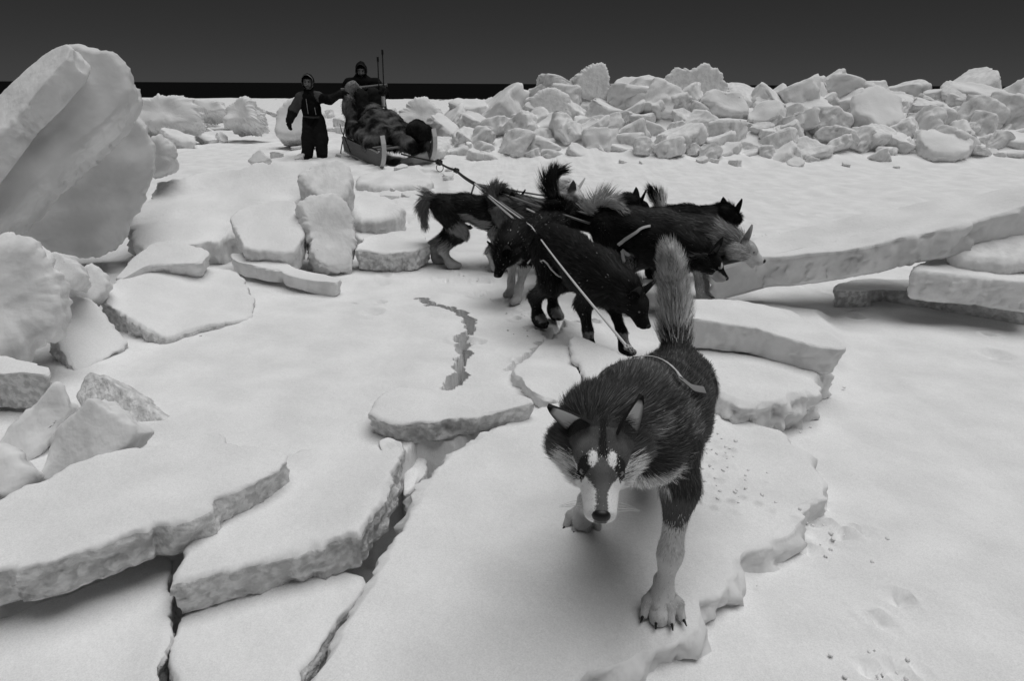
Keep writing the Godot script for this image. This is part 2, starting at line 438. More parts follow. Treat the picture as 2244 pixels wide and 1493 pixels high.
	ice_slab("thick flat topped block lying on the long thin slab", PackedVector3Array([Vector3(2.469, 0.287, -4.132), Vector3(2.63, 0.291, -4.327), Vector3(2.845, 0.295, -4.521), Vector3(3.011, 0.291, -4.54), Vector3(3.181, 0.286, -4.514), Vector3(3.421, 0.267, -4.249), Vector3(3.216, 0.256, -3.893), Vector3(2.838, 0.272, -4.021), Vector3(2.611, 0.28, -4.062)]), 0.2, {"called": "ice_block", "category": "ice block", "round": 0.04, "side": 0.03, "edge": "frost", "seed": 15})
	ice_slab("rounded snowy block behind the thick flat topped block", PackedVector3Array([Vector3(2.738, 0.404, -4.253), Vector3(2.921, 0.474, -4.415), Vector3(3.199, 0.52, -4.494), Vector3(3.552, 0.559, -4.539), Vector3(3.357, 0.387, -4.095), Vector3(2.989, 0.356, -4.073), Vector3(2.795, 0.361, -4.12)]), 0.3, {"called": "ice_block", "category": "ice block", "round": 0.08, "cap": "frost", "edge": "frost", "seed": 16})
	# the pile on the left
	ice_slab("huge leaning slab rising highest against the dark sky", PackedVector3Array([Vector3(-3.189, 1.002, -4.043), Vector3(-3.063, 1.172, -4.147), Vector3(-2.978, 1.295, -4.221), Vector3(-2.849, 1.421, -4.311), Vector3(-2.706, 1.554, -4.409), Vector3(-2.628, 1.576, -4.445), Vector3(-2.538, 1.538, -4.464), Vector3(-2.435, 1.535, -4.501), Vector3(-2.355, 1.453, -4.502), Vector3(-2.342, 1.323, -4.462), Vector3(-2.38, 1.205, -4.407), Vector3(-2.497, 1.063, -4.316), Vector3(-2.657, 0.913, -4.205), Vector3(-2.813, 0.74, -4.089), Vector3(-2.922, 0.632, -4.012), Vector3(-3.008, 0.562, -3.956), Vector3(-3.258, 0.418, -3.816)]), 0.5, {"round": 0.06, "jag": 0.018, "side": 0.03, "top": 0.04, "cap": "dull_ice", "edge": "dull_ice", "seed": 17})
	ice_slab("pale narrow plate along the upper edge of the highest leaning slab", PackedVector3Array([Vector3(-3.134, 0.948, -3.951), Vector3(-3.043, 1.154, -4.113), Vector3(-2.971, 1.281, -4.205), Vector3(-2.819, 1.41, -4.263), Vector3(-2.651, 1.545, -4.319), Vector3(-2.53, 1.561, -4.278), Vector3(-2.511, 1.498, -4.206), Vector3(-2.606, 1.366, -4.12), Vector3(-2.753, 1.179, -4.003), Vector3(-2.872, 1.016, -3.896), Vector3(-3.016, 0.79, -3.739)]), 0.16, {"round": 0.03, "jag": 0.02, "side": 0.03, "top": 0.02, "cap": "frost", "edge": "frost", "seed": 44})
	ice_slab("big grey undercut block below the highest leaning slab", PackedVector3Array([Vector3(-3.595, 0.343, -4.66), Vector3(-3.378, 0.602, -4.807), Vector3(-3.183, 0.836, -4.938), Vector3(-2.986, 1.075, -5.071), Vector3(-2.888, 1.181, -5.136), Vector3(-2.752, 1.163, -5.213), Vector3(-2.677, 1.036, -5.246), Vector3(-2.642, 0.873, -5.253), Vector3(-2.682, 0.678, -5.215), Vector3(-2.777, 0.486, -5.144), Vector3(-2.848, 0.325, -5.09), Vector3(-2.915, 0.196, -5.041), Vector3(-3.037, 0.144, -4.966), Vector3(-3.152, 0.132, -4.899), Vector3(-3.334, 0.232, -4.802)]), 0.5, {"called": "ice_block", "category": "ice block", "round": 0.06, "jag": 0.018, "side": 0.03, "top": 0.04, "cap": "dull_ice", "edge": "dull_ice", "seed": 18})
	ice_slab("small smooth grey block peeping out behind the undercut block", PackedVector3Array([Vector3(-3.096, 0.952, -6.017), Vector3(-2.972, 0.952, -6.039), Vector3(-2.916, 0.841, -6.029), Vector3(-2.916, 0.711, -6.005), Vector3(-3.018, 0.604, -5.968), Vector3(-3.163, 0.584, -5.939)]), 0.35, {"called": "ice_block", "category": "ice block", "round": 0.07, "cap": "dull_ice", "edge": "dull_ice", "seed": 19})
	ice_slab("broad snowed over ramp between the undercut block and the sled", PackedVector3Array([Vector3(-3.113, 0.255, -5.434), Vector3(-3.222, 0.433, -5.922), Vector3(-3.185, 0.553, -6.252), Vector3(-2.937, 0.609, -6.405), Vector3(-2.549, 0.642, -6.496), Vector3(-2.22, 0.652, -6.525), Vector3(-1.893, 0.67, -6.573), Vector3(-1.614, 0.629, -6.462), Vector3(-1.556, 0.495, -6.092), Vector3(-1.682, 0.411, -5.863), Vector3(-1.847, 0.371, -5.753), Vector3(-2.088, 0.295, -5.543), Vector3(-2.283, 0.246, -5.409), Vector3(-2.272, 0.177, -5.22), Vector3(-2.53, 0.154, -5.157), Vector3(-2.758, 0.111, -5.038)]), 0.7, {"round": 0.07, "jag": 0.05, "side": 0.07, "top": 0.09, "edge": "frost", "seed": 20})
	ice_slab("smooth six sided snowy block jutting from the snowed over ramp", PackedVector3Array([Vector3(-2.136, 0.396, -5.133), Vector3(-2.11, 0.442, -5.262), Vector3(-1.875, 0.479, -5.409), Vector3(-1.713, 0.478, -5.442), Vector3(-1.635, 0.403, -5.259), Vector3(-1.546, 0.35, -5.136), Vector3(-1.532, 0.266, -4.915), Vector3(-1.566, 0.213, -4.767), Vector3(-1.726, 0.225, -4.766), Vector3(-1.917, 0.239, -4.761), Vector3(-2.022, 0.317, -4.947)]), 0.22, {"called": "ice_block", "category": "ice block", "round": 0.035, "jag": 0.015, "side": 0.02, "edge": "frost", "seed": 21})
	ice_slab("steep rough faced block right of the six sided block", PackedVector3Array([Vector3(-1.612, 0.506, -5.16), Vector3(-1.504, 0.563, -5.26), Vector3(-1.379, 0.562, -5.317), Vector3(-1.271, 0.494, -5.309), Vector3(-1.194, 0.368, -5.236), Vector3(-1.148, 0.221, -5.131), Vector3(-1.175, 0.055, -4.975), Vector3(-1.353, 0.06, -4.897), Vector3(-1.49, 0.112, -4.878), Vector3(-1.531, 0.339, -5.054)]), 0.35, {"called": "ice_block", "category": "ice block", "round": 0.05, "jag": 0.03, "side": 0.05, "cap": "frost", "edge": "frost", "top": 0.06, "seed": 22})
	ice_slab("steep snowy block behind the rough faced block, in front of the people", PackedVector3Array([Vector3(-1.814, 0.67, -5.752), Vector3(-1.624, 0.761, -5.914), Vector3(-1.443, 0.757, -5.959), Vector3(-1.358, 0.689, -5.898), Vector3(-1.333, 0.515, -5.689), Vector3(-1.395, 0.418, -5.553), Vector3(-1.597, 0.48, -5.575)]), 0.4, {"called": "ice_block", "category": "ice block", "round": 0.06, "cap": "frost", "edge": "frost", "seed": 23})
	ice_slab("thin tilted plate leaning below the undercut block", PackedVector3Array([Vector3(-2.472, 0.219, -4.088), Vector3(-2.419, 0.303, -4.316), Vector3(-2.366, 0.356, -4.468), Vector3(-2.294, 0.366, -4.511), Vector3(-2.075, 0.333, -4.485), Vector3(-1.984, 0.308, -4.446), Vector3(-1.996, 0.258, -4.314), Vector3(-2.03, 0.248, -4.28), Vector3(-2.302, 0.262, -4.243), Vector3(-2.4, 0.21, -4.082)]), 0.12, {"round": 0.02, "jag": 0.02, "edge": "frost", "seed": 24})
	ice_slab("wide drifted slab with one dark undercut side on the smooth snow", PackedVector3Array([Vector3(-2.395, 0.163, -3.76), Vector3(-2.424, 0.199, -4.018), Vector3(-2.43, 0.241, -4.372), Vector3(-2.21, 0.208, -4.47), Vector3(-1.919, 0.162, -4.571), Vector3(-1.767, 0.115, -4.436), Vector3(-1.635, 0.055, -4.139), Vector3(-1.584, 0.016, -3.895), Vector3(-1.776, 0.03, -3.676), Vector3(-1.887, 0.029, -3.482), Vector3(-2.083, 0.08, -3.582), Vector3(-2.243, 0.121, -3.658)]), 0.24, {"round": 0.03, "jag": 0.025, "edge": "ice", "seed": 25})
	ice_slab("thin bright plank of ice lying before the six sided block", PackedVector3Array([Vector3(-2.1, 0.162, -4.954), Vector3(-2.022, 0.165, -5.017), Vector3(-1.654, 0.137, -4.814), Vector3(-1.342, 0.112, -4.622), Vector3(-1.126, 0.093, -4.462), Vector3(-1.167, 0.088, -4.389), Vector3(-1.331, 0.099, -4.46), Vector3(-1.66, 0.122, -4.628), Vector3(-1.985, 0.145, -4.789)]), 0.1, {"round": 0.02, "jag": 0.02, "edge": "frost", "seed": 26})
	ice_slab("large rounded pale block at the near end of the pile", PackedVector3Array([Vector3(-2.459, 0.711, -2.904), Vector3(-2.283, 0.733, -3.025), Vector3(-2.196, 0.716, -3.071), Vector3(-2.125, 0.632, -3.075), Vector3(-2.074, 0.502, -3.046), Vector3(-2.064, 0.386, -2.997), Vector3(-2.101, 0.298, -2.931), Vector3(-2.173, 0.264, -2.871), Vector3(-2.206, 0.216, -2.827), Vector3(-2.255, 0.198, -2.788), Vector3(-2.43, 0.2, -2.679)]), 0.5, {"called": "ice_block", "category": "ice block", "round": 0.1, "jag": 0.03, "side": 0.05, "top": 0.1, "cap": "frost", "edge": "frost", "seed": 27})
	ice_slab("small angular block behind the large rounded pale block", PackedVector3Array([Vector3(-2.378, 0.524, -3.396), Vector3(-2.334, 0.545, -3.426), Vector3(-2.243, 0.504, -3.433), Vector3(-2.201, 0.428, -3.402), Vector3(-2.256, 0.381, -3.353), Vector3(-2.355, 0.42, -3.341)]), 0.3, {"called": "ice_block", "category": "ice block", "round": 0.03, "edge": "frost", "seed": 28})
	ice_slab("small angular block against the thin tilted plate", PackedVector3Array([Vector3(-2.497, 0.334, -3.649), Vector3(-2.433, 0.344, -3.692), Vector3(-2.372, 0.397, -3.76), Vector3(-2.279, 0.287, -3.747), Vector3(-2.284, 0.226, -3.706), Vector3(-2.349, 0.184, -3.643), Vector3(-2.466, 0.219, -3.597)]), 0.3, {"called": "ice_block", "category": "ice block", "round": 0.03, "edge": "frost", "seed": 29})
	ice_slab("snowy tilted slab with dark underside at the edge of the smooth snow", PackedVector3Array([Vector3(-2.438, 0.254, -3.525), Vector3(-2.401, 0.262, -3.631), Vector3(-2.324, 0.22, -3.639), Vector3(-2.191, 0.125, -3.565), Vector3(-2.063, 0.03, -3.478), Vector3(-2.078, 0.02, -3.408), Vector3(-2.134, -0.003, -3.202), Vector3(-2.163, -0.007, -3.124), Vector3(-2.264, 0.074, -3.215), Vector3(-2.399, 0.178, -3.32)]), 0.24, {"round": 0.03, "edge": "ice", "seed": 30})
	ice_slab("dark fronted slab under the large rounded pale block", PackedVector3Array([Vector3(-2.523, 0.204, -2.825), Vector3(-2.259, 0.205, -2.797), Vector3(-2.068, 0.204, -2.75), Vector3(-1.948, 0.2, -2.684), Vector3(-1.926, 0.194, -2.611), Vector3(-2.065, 0.196, -2.654), Vector3(-2.386, 0.19, -2.644)]), 0.18, {"round": 0.02, "edge": "ice", "seed": 31})
	ice_slab("upright tapering block at the left of the pair above the long slab", PackedVector3Array([Vector3(-1.931, 0.071, -2.232), Vector3(-1.914, 0.108, -2.269), Vector3(-1.853, 0.187, -2.361), Vector3(-1.785, 0.254, -2.449), Vector3(-1.741, 0.215, -2.446), Vector3(-1.711, 0.157, -2.422), Vector3(-1.723, 0.102, -2.375), Vector3(-1.789, 0.031, -2.286), Vector3(-1.824, 0.014, -2.254), Vector3(-1.887, 0.026, -2.226)]), 0.2, {"called": "ice_block", "category": "ice block", "round": 0.03, "cap": "frost", "edge": "frost", "seed": 32})
	ice_slab("long narrow slab with grey side behind the wedge shaped block", PackedVector3Array([Vector3(-1.895, 0.081, -2.675), Vector3(-1.876, 0.142, -2.721), Vector3(-1.848, 0.172, -2.742), Vector3(-1.765, 0.159, -2.725), Vector3(-1.603, 0.085, -2.652), Vector3(-1.467, 0.019, -2.59), Vector3(-1.358, -0.027, -2.544), Vector3(-1.429, -0.067, -2.518), Vector3(-1.546, -0.079, -2.519), Vector3(-1.722, -0.017, -2.583), Vector3(-1.839, 0.04, -2.638)]), 0.2, {"round": 0.03, "cap": "ice", "edge": "ice", "jag": 0.015, "seed": 33})
	ice_slab("wedge shaped pale block leaning on the long slab", PackedVector3Array([Vector3(-1.526, 0.266, -2.158), Vector3(-1.486, 0.32, -2.198), Vector3(-1.41, 0.282, -2.192), Vector3(-1.33, 0.212, -2.167), Vector3(-1.318, 0.184, -2.153), Vector3(-1.337, 0.147, -2.127), Vector3(-1.391, 0.11, -2.094), Vector3(-1.486, 0.073, -2.052), Vector3(-1.602, 0.055, -2.017), Vector3(-1.628, 0.082, -2.027), Vector3(-1.593, 0.152, -2.076), Vector3(-1.568, 0.231, -2.128)]), 0.22, {"called": "ice_block", "category": "ice block", "round": 0.03, "jag": 0.018, "cap": "frost", "edge": "frost", "top": 0.05, "seed": 34})
	ice_slab("rounded snowy chunk beside the wedge shaped block", PackedVector3Array([Vector3(-1.866, 0.282, -1.934), Vector3(-1.693, 0.259, -2.01), Vector3(-1.615, 0.205, -1.999), Vector3(-1.602, 0.186, -1.987), Vector3(-1.559, 0.143, -1.967), Vector3(-1.581, 0.116, -1.926), Vector3(-1.603, 0.084, -1.88), Vector3(-1.794, 0.086, -1.772)]), 0.25, {"called": "ice_chunk", "category": "ice chunk", "round": 0.05, "cap": "frost", "edge": "frost", "seed": 35})
	# behind the left dog
	ice_slab("low slab with grey front behind the left hand dog", PackedVector3Array([Vector3(-1.212, 0.167, -5.087), Vector3(-1.197, 0.196, -5.5), Vector3(-0.926, 0.208, -5.671), Vector3(-0.728, 0.203, -5.604), Vector3(-0.643, 0.179, -5.253), Vector3(-0.716, 0.166, -5.072), Vector3(-0.894, 0.161, -5)]), 0.17, {"round": 0.03, "edge": "ice", "seed": 36})
	ice_slab("rounded snowy slab between the steep blocks and the dogs", PackedVector3Array([Vector3(-1.532, 0.323, -5.979), Vector3(-1.443, 0.391, -6.367), Vector3(-1.1, 0.383, -6.321), Vector3(-0.934, 0.331, -6.023), Vector3(-1.014, 0.285, -5.766), Vector3(-1.27, 0.273, -5.699)]), 0.3, {"round": 0.07, "edge": "frost", "seed": 37})
	ice_slab("thin bright splinter lying on rubble beside the steep block", PackedVector3Array([Vector3(-1.495, 0.257, -6.27), Vector3(-1.458, 0.268, -6.352), Vector3(-1.179, 0.199, -6.14), Vector3(-1.192, 0.18, -6.027), Vector3(-1.31, 0.198, -6.056)]), 0.06, {"called": "ice_chunk", "category": "ice chunk", "round": 0.015, "seed": 38})
	ice_slab("small pale block at the foot of the rough faced block", PackedVector3Array([Vector3(-1.368, 0.161, -5.758), Vector3(-1.357, 0.202, -5.993), Vector3(-1.172, 0.191, -5.968), Vector3(-1.08, 0.143, -5.703), Vector3(-1.217, 0.124, -5.572)]), 0.15, {"called": "ice_block", "category": "ice block", "round": 0.03, "edge": "frost", "seed": 39})
	ice_slab("small grey chunk on the snow left of the standing child", PackedVector3Array([Vector3(-3.935, 0.27, -10.388), Vector3(-3.843, 0.403, -10.518), Vector3(-3.757, 0.426, -10.553), Vector3(-3.588, 0.29, -10.467), Vector3(-3.676, 0.243, -10.411), Vector3(-3.834, 0.233, -10.375)]), 0.2, {"called": "ice_chunk", "category": "ice chunk", "round": 0.03, "cap": "dull_ice", "edge": "dull_ice", "seed": 40})
	ice_slab("snow heaped block in front of the sled runner", PackedVector3Array([Vector3(-2.22, 0.099, -9.583), Vector3(-2.139, 0.177, -10.137), Vector3(-1.768, 0.199, -10.298), Vector3(-1.348, 0.179, -10.153), Vector3(-1.037, 0.112, -9.675), Vector3(-1.357, 0.048, -9.225), Vector3(-1.84, 0.047, -9.216)]), 0.3, {"called": "ice_block", "category": "ice block", "round": 0.09, "edge": "frost", "top": 0.08, "seed": 41})
	ice_slab("snowy block standing behind the child", PackedVector3Array([Vector3(-5.142, 0.267, -15.185), Vector3(-5.122, 0.81, -15.499), Vector3(-4.865, 1.067, -15.648), Vector3(-4.575, 1.142, -15.691), Vector3(-4.268, 0.951, -15.58), Vector3(-4.13, 0.272, -15.188)]), 0.6, {"called": "ice_block", "category": "ice block", "round": 0.12, "edge": "frost", "seed": 42})

func block_mesh(r: RandomNumberGenerator, i: int) -> Array:
	var k := r.randi_range(5, 7)
	var pts := PackedVector3Array()
	var e := r.randf_range(0.65, 1.0)
	for j in k:
		var a := TAU * (j + r.randf_range(-0.28, 0.28)) / k
		pts.append(Vector3(cos(a) * 0.5, 0, sin(a) * 0.5 * e) * r.randf_range(0.8, 1.1))
	var th := r.randf_range(0.22, 0.62)
	for j in k: pts[j].y = th * 0.5
	return slab_meshes(pts, th, {"round": r.randf_range(0.06, 0.11), "jag": 0.045, "side": 0.06, "top": 0.07, "taper": 0.05, "step": 0.05, "seed": 60 + i})

func build_rubble() -> void:
	var r := RandomNumberGenerator.new()
	r.seed = 77
	var kinds: Array = []
	for i in 14: kinds.append(block_mesh(r, i))
	var place := func(at: Vector3, size: Vector3, rot: Vector3, label: String, group: String, cap: String):
		var o := thing("ridge_block", at, label, "ice block", group)
		var ms: Array = kinds[r.randi() % kinds.size()]
		o.rotation = rot
		o.scale = size
		part("snow_cover", ms[0], mats[cap], o)
		part("broken_edge", ms[1], mats["snow" if r.randf() < 0.55 else "frost"], o)
	# sky line of the ridge: x, height of the top
	var line := [[-2.0, 0.5], [-1.2, 0.8], [-0.2, 0.85], [0.2, 0.95], [0.45, 1.25], [1.2, 1.4], [2.0, 1.45], [3.2, 1.5], [4.6, 1.5], [5.2, 1.25], [6.2, 1.3], [7.0, 1.35], [7.8, 1.4], [8.6, 1.3], [9.6, 1.25], [10.6, 1.25], [12.5, 1.1], [15.0, 1.1]]
	var top_at := func(x: float) -> float:
		for i in line.size() - 1:
			if x < line[i + 1][0]:
				return lerpf(line[i][1], line[i + 1][1], clampf((x - line[i][0]) / (line[i + 1][0] - line[i][0]), 0.0, 1.0))
		return 1.0
	for row in 9:
		var f := row / 8.0
		var x := -1.9 + 0.9 * f + r.randf() * 0.5
		while x < 14.0:
			var w := (r.randf_range(0.42, 1.0) + (0.4 if r.randf() < 0.22 else 0.0)) * lerpf(0.85, 1.2, f)
			var hh: float = top_at.call(x)
			if true:
				var z := -12.6 - 2.6 * f - 0.02 * x + r.randf_range(-0.25, 0.25)
				var y := lerpf(maxf(hh * pow(f, 0.8) - 0.12, ground_at(x, z)), ground_at(x, z), 0.75) + w * r.randf_range(-0.14, 0.16)
				place.call(Vector3(x, y, z), Vector3(w, w * r.randf_range(0.7, 1.25), w * r.randf_range(0.8, 1.1)), Vector3(r.randf_range(-0.7, 0.9), r.randf() * TAU, r.randf_range(-0.6, 0.6)), "%s snowy ice block %s the tall jumbled ridge behind the dogs" % ["small" if w < 0.62 else ("large" if w > 0.95 else "middling"), ["along the foot of", "just above the foot of", "low on the face of", "low on the face of", "halfway up the face of", "halfway up the face of", "high on the face of", "just below the crest of", "on the crest of"][row]], "blocks of the pressure ridge", "snow" if r.randf() < 0.6 else "frost")
			x += w * r.randf_range(0.5, 0.78)
	# the three towers that stand out of the ridge
	ice_slab("square topped ice tower standing alone on the ridge", PackedVector3Array([Vector3(1.184, 1.091, -14.474), Vector3(1.294, 1.559, -14.577), Vector3(1.446, 1.729, -14.634), Vector3(1.842, 1.783, -14.714), Vector3(1.948, 1.393, -14.663), Vector3(2.026, 1.006, -14.607)]), 0.6, {"called": "ice_tower", "category": "ice block", "round": 0.08, "jag": 0.05, "cap": "frost", "edge": "frost", "group": "ice towers on the ridge", "seed": 51})
	ice_slab("broad twin peaked ice tower, the widest on the ridge", PackedVector3Array([Vector3(2.93, 0.876, -14.707), Vector3(3.047, 1.442, -14.827), Vector3(3.267, 1.701, -14.882), Vector3(3.546, 1.642, -14.87), Vector3(3.729, 1.661, -14.873), Vector3(3.835, 1.764, -14.895), Vector3(4.236, 1.663, -14.874), Vector3(4.393, 1.319, -14.801), Vector3(4.527, 0.884, -14.708)]), 0.7, {"called": "ice_tower", "category": "ice block", "round": 0.08, "jag": 0.06, "cap": "frost", "edge": "frost", "group": "ice towers on the ridge", "seed": 52})
	ice_slab("rounded ice boulder at the left end of the ridge crest", PackedVector3Array([Vector3(0.182, 0.636, -13.945), Vector3(0.224, 1.093, -14.107), Vector3(0.487, 1.285, -14.132), Vector3(0.836, 1.337, -14.089), Vector3(1.098, 1.182, -13.986), Vector3(1.144, 0.69, -13.796)]), 0.7, {"called": "ice_boulder", "category": "ice block", "round": 0.14, "cap": "frost", "edge": "frost", "seed": 53})
	# hummocks on the plain between the big leaning slab and the people
	for q in [["low wide snow hummock next to the leaning slab on the far plain", PackedVector3Array([Vector3(-8.623, 0.455, -15.682), Vector3(-8.433, 0.95, -15.939), Vector3(-8.024, 1.111, -16.084), Vector3(-7.557, 1.084, -16.154), Vector3(-7.102, 1.028, -16.209), Vector3(-6.972, 0.571, -16.025), Vector3(-7.715, 0.357, -15.797)])], ["pointed snow hummock between the leaning slab and the child", PackedVector3Array([Vector3(-6.933, 0.449, -16.895), Vector3(-6.824, 0.851, -17.093), Vector3(-6.573, 1.054, -17.158), Vector3(-6.196, 1.087, -17.11), Vector3(-6.087, 0.838, -16.956), Vector3(-6.017, 0.481, -16.751)])], ["flat snow hummock far behind the pointed one", PackedVector3Array([Vector3(-9.636, 0.547, -20.856), Vector3(-9.47, 0.88, -21.049), Vector3(-8.944, 0.932, -21.079), Vector3(-8.406, 0.836, -21.023), Vector3(-8.249, 0.542, -20.853)])], ["snowy hummock behind the sled's front end", PackedVector3Array([Vector3(-2.545, 0.374, -15.175), Vector3(-2.441, 0.87, -15.484), Vector3(-2.163, 1.117, -15.678), Vector3(-1.825, 1.081, -15.717), Vector3(-1.478, 0.824, -15.627), Vector3(-1.37, 0.367, -15.378)])], ["flat topped hummock left of the ridge", PackedVector3Array([Vector3(-1.404, 0.485, -15.799), Vector3(-1.261, 0.926, -16.034), Vector3(-0.859, 1.098, -16.125), Vector3(-0.403, 1.063, -16.106), Vector3(0.003, 0.867, -16.002), Vector3(0.106, 0.492, -15.803)])]]:
		ice_slab(q[0], q[1], 0.8, {"called": "snow_hummock", "category": "snow hummock", "group": "snow hummocks on the far plain", "round": 0.15, "jag": 0.05, "side": 0.07, "top": 0.1, "cap": "snow", "edge": "snow", "seed": int(q[1][0].x * 10.0)})
	# small lumps along the foot of the ridge and across the plain
	for i in 16:
		var x := r.randf_range(-2.2, 9.0)
		var w := r.randf_range(0.12, 0.34)
		var z := -12.1 + r.randf_range(-0.6, 0.5) - (0.8 if x < 1.0 else 0.0)
		place.call(Vector3(x, ground_at(x, z) + w * 0.02, z), Vector3(w, w, w) * r.randf_range(0.8, 1.2), Vector3(r.randf_range(-0.5, 0.5), r.randf() * TAU, r.randf_range(-0.5, 0.5)), "%s snow crusted lump fallen clear of the ridge foot" % ("tiny" if w < 0.22 else "small"), "lumps at the foot of the ridge", "snow")
	for i in 60:
		var z := -r.randf_range(15.0, 34.0)
		var x := z * -1.0 * r.randf_range(-0.62, 0.0)
		var w := r.randf_range(0.25, 0.95)
		place.call(Vector3(x, ground_at(x, z) + w * 0.12, z), Vector3(w, w * r.randf_range(0.6, 1.0), w), Vector3(r.randf_range(-0.6, 0.6), r.randf() * TAU, r.randf_range(-0.5, 0.5)), "%s snowy ice block scattered on the far plain before the dark sea" % ("small" if w < 0.5 else "large"), "blocks on the far plain", "snow")
	for i in 34:
		var x := r.randf_range(-4.6, -0.8)
		var z := -r.randf_range(7.5, 15.0)
		var w := r.randf_range(0.1, 0.3)
		place.call(Vector3(x, ground_at(x, z) + w * 0.05, z), Vector3(w, w * 0.8, w), Vector3(r.randf_range(-0.4, 0.4), r.randf() * TAU, r.randf_range(-0.4, 0.4)), "small snow lump on the rough snow around the sled", "lumps on the snow around the sled", "snow")

func build_crumbs() -> void:
	# loose crumbs of snow and ice along broken edges and in the trampled track
	var r := RandomNumberGenerator.new()
	r.seed = 21
	var spots: Array = []
	var lines := [[Vector3(1.198, -0.06, -2.175), Vector3(0.889, -0.06, -1.925)], [Vector3(0.889, -0.06, -1.925), Vector3(0.482, -0.06, -1.552)], [Vector3(0.482, -0.06, -1.552), Vector3(0.163, -0.06, -1.305)], [Vector3(1.612, -0.06, -3.169), Vector3(1.174, 0, -2.582)], [Vector3(0.984, -0.07, -1.89), Vector3(1.162, -0.07, -1.916)], [Vector3(0.894, -0.07, -1.348), Vector3(1.016, -0.07, -1.334)], [Vector3(-0.07, 0, -4.448), Vector3(0.095, 0, -3.504)], [Vector3(-0.415, 0, -4.906), Vector3(0.182, 0, -4.561)], [Vector3(2.279, 0, -6.423), Vector3(3.355, 0, -6.89)], [Vector3(-1.764, 0.02, -4.352), Vector3(-1.773, 0, -3.658)], [Vector3(0.69, 0.05, -2.212), Vector3(0.925, 0.045, -2.068)], [Vector3(0.683, 0.05, -2.001), Vector3(0.879, 0.045, -1.983)], [Vector3(0.788, 0.05, -2.387), Vector3(0.852, 0.05, -2.247)]]
	for l in lines:
		for k in 13:
			var p: Vector3 = (l[0] as Vector3).lerp(l[1], r.randf()) + Vector3(r.randfn() * 0.05, 0, r.randfn() * 0.05)
			spots.append([p, r.randf_range(0.005, 0.018)])
	var all := {"v": PackedVector3Array(), "n": PackedVector3Array(), "idx": PackedInt32Array()}
	for q in spots:
		var p: Vector3 = q[0]
		var sz: float = q[1]
		p.y = maxf(p.y, ground_at(p.x, p.z)) + sz * 0.1
		var turn := Basis.from_euler(Vector3(r.randf() * 0.6, r.randf() * TAU, r.randf() * 0.6)) * Basis.from_scale(Vector3(sz, sz * 0.6, sz))
		var lump := ball(Vector3.ZERO, Vector3.ONE * 0.5, Basis.IDENTITY, 5)
		for i in lump.v.size(): lump.v[i] = p + turn * (lump.v[i] * (1.0 + 0.6 * fbm.get_noise_3dv(lump.v[i] * 2.5 + p * 9.0)))
		var at: int = all.v.size()
		all.v.append_array(lump.v)
		for i in lump.idx: all.idx.append(i + at)
	all.n = normals_of(all.v, all.idx)
	for i in all.n.size(): all.n[i] = -all.n[i]
	var o := part("snow_crumbs", solid(all), mats.snow, self)
	tag(o, "loose crumbs of snow along the broken floe edges", "snow crumbs", "", "stuff")

# ---------------------------------------------------------------- bodies: a field of tapered capsules meshed as surface nets
const TORSO := 0
const NECK := 1
const SKULL := 2
const MUZZLE := 3
const UPPER := 4
const LOWER := 5
const PAW := 6
const TAIL := 7
const CHEEK := 8

func bone_dist(p: Vector3, b: Array) -> float:
	var a: Vector3 = b[0]
	var e: Vector3 = b[2] - a
	var t := clampf((p - a).dot(e) / maxf(e.length_squared(), 1e-9), 0.0, 1.0)
	return (p - a - e * t).length() - lerpf(b[1], b[3], t)

func field(p: Vector3, bones: Array, k: float) -> float:
	var f := 1.0
	for b in bones:
		var d := bone_dist(p, b)
		var h := maxf(k - absf(f - d), 0.0) / k
		f = minf(f, d) - h * h * k * 0.25
	return f

func snap(p: Vector3, bones: Array, k: float, lift: float) -> Vector3:
	for s in 6:
		var f := field(p, bones, k)
		var e := 0.004
		var g := Vector3(field(p + Vector3(e, 0, 0), bones, k) - f, field(p + Vector3(0, e, 0), bones, k) - f, field(p + Vector3(0, 0, e), bones, k) - f)
		p -= g.normalized() * (f - lift)
	return p

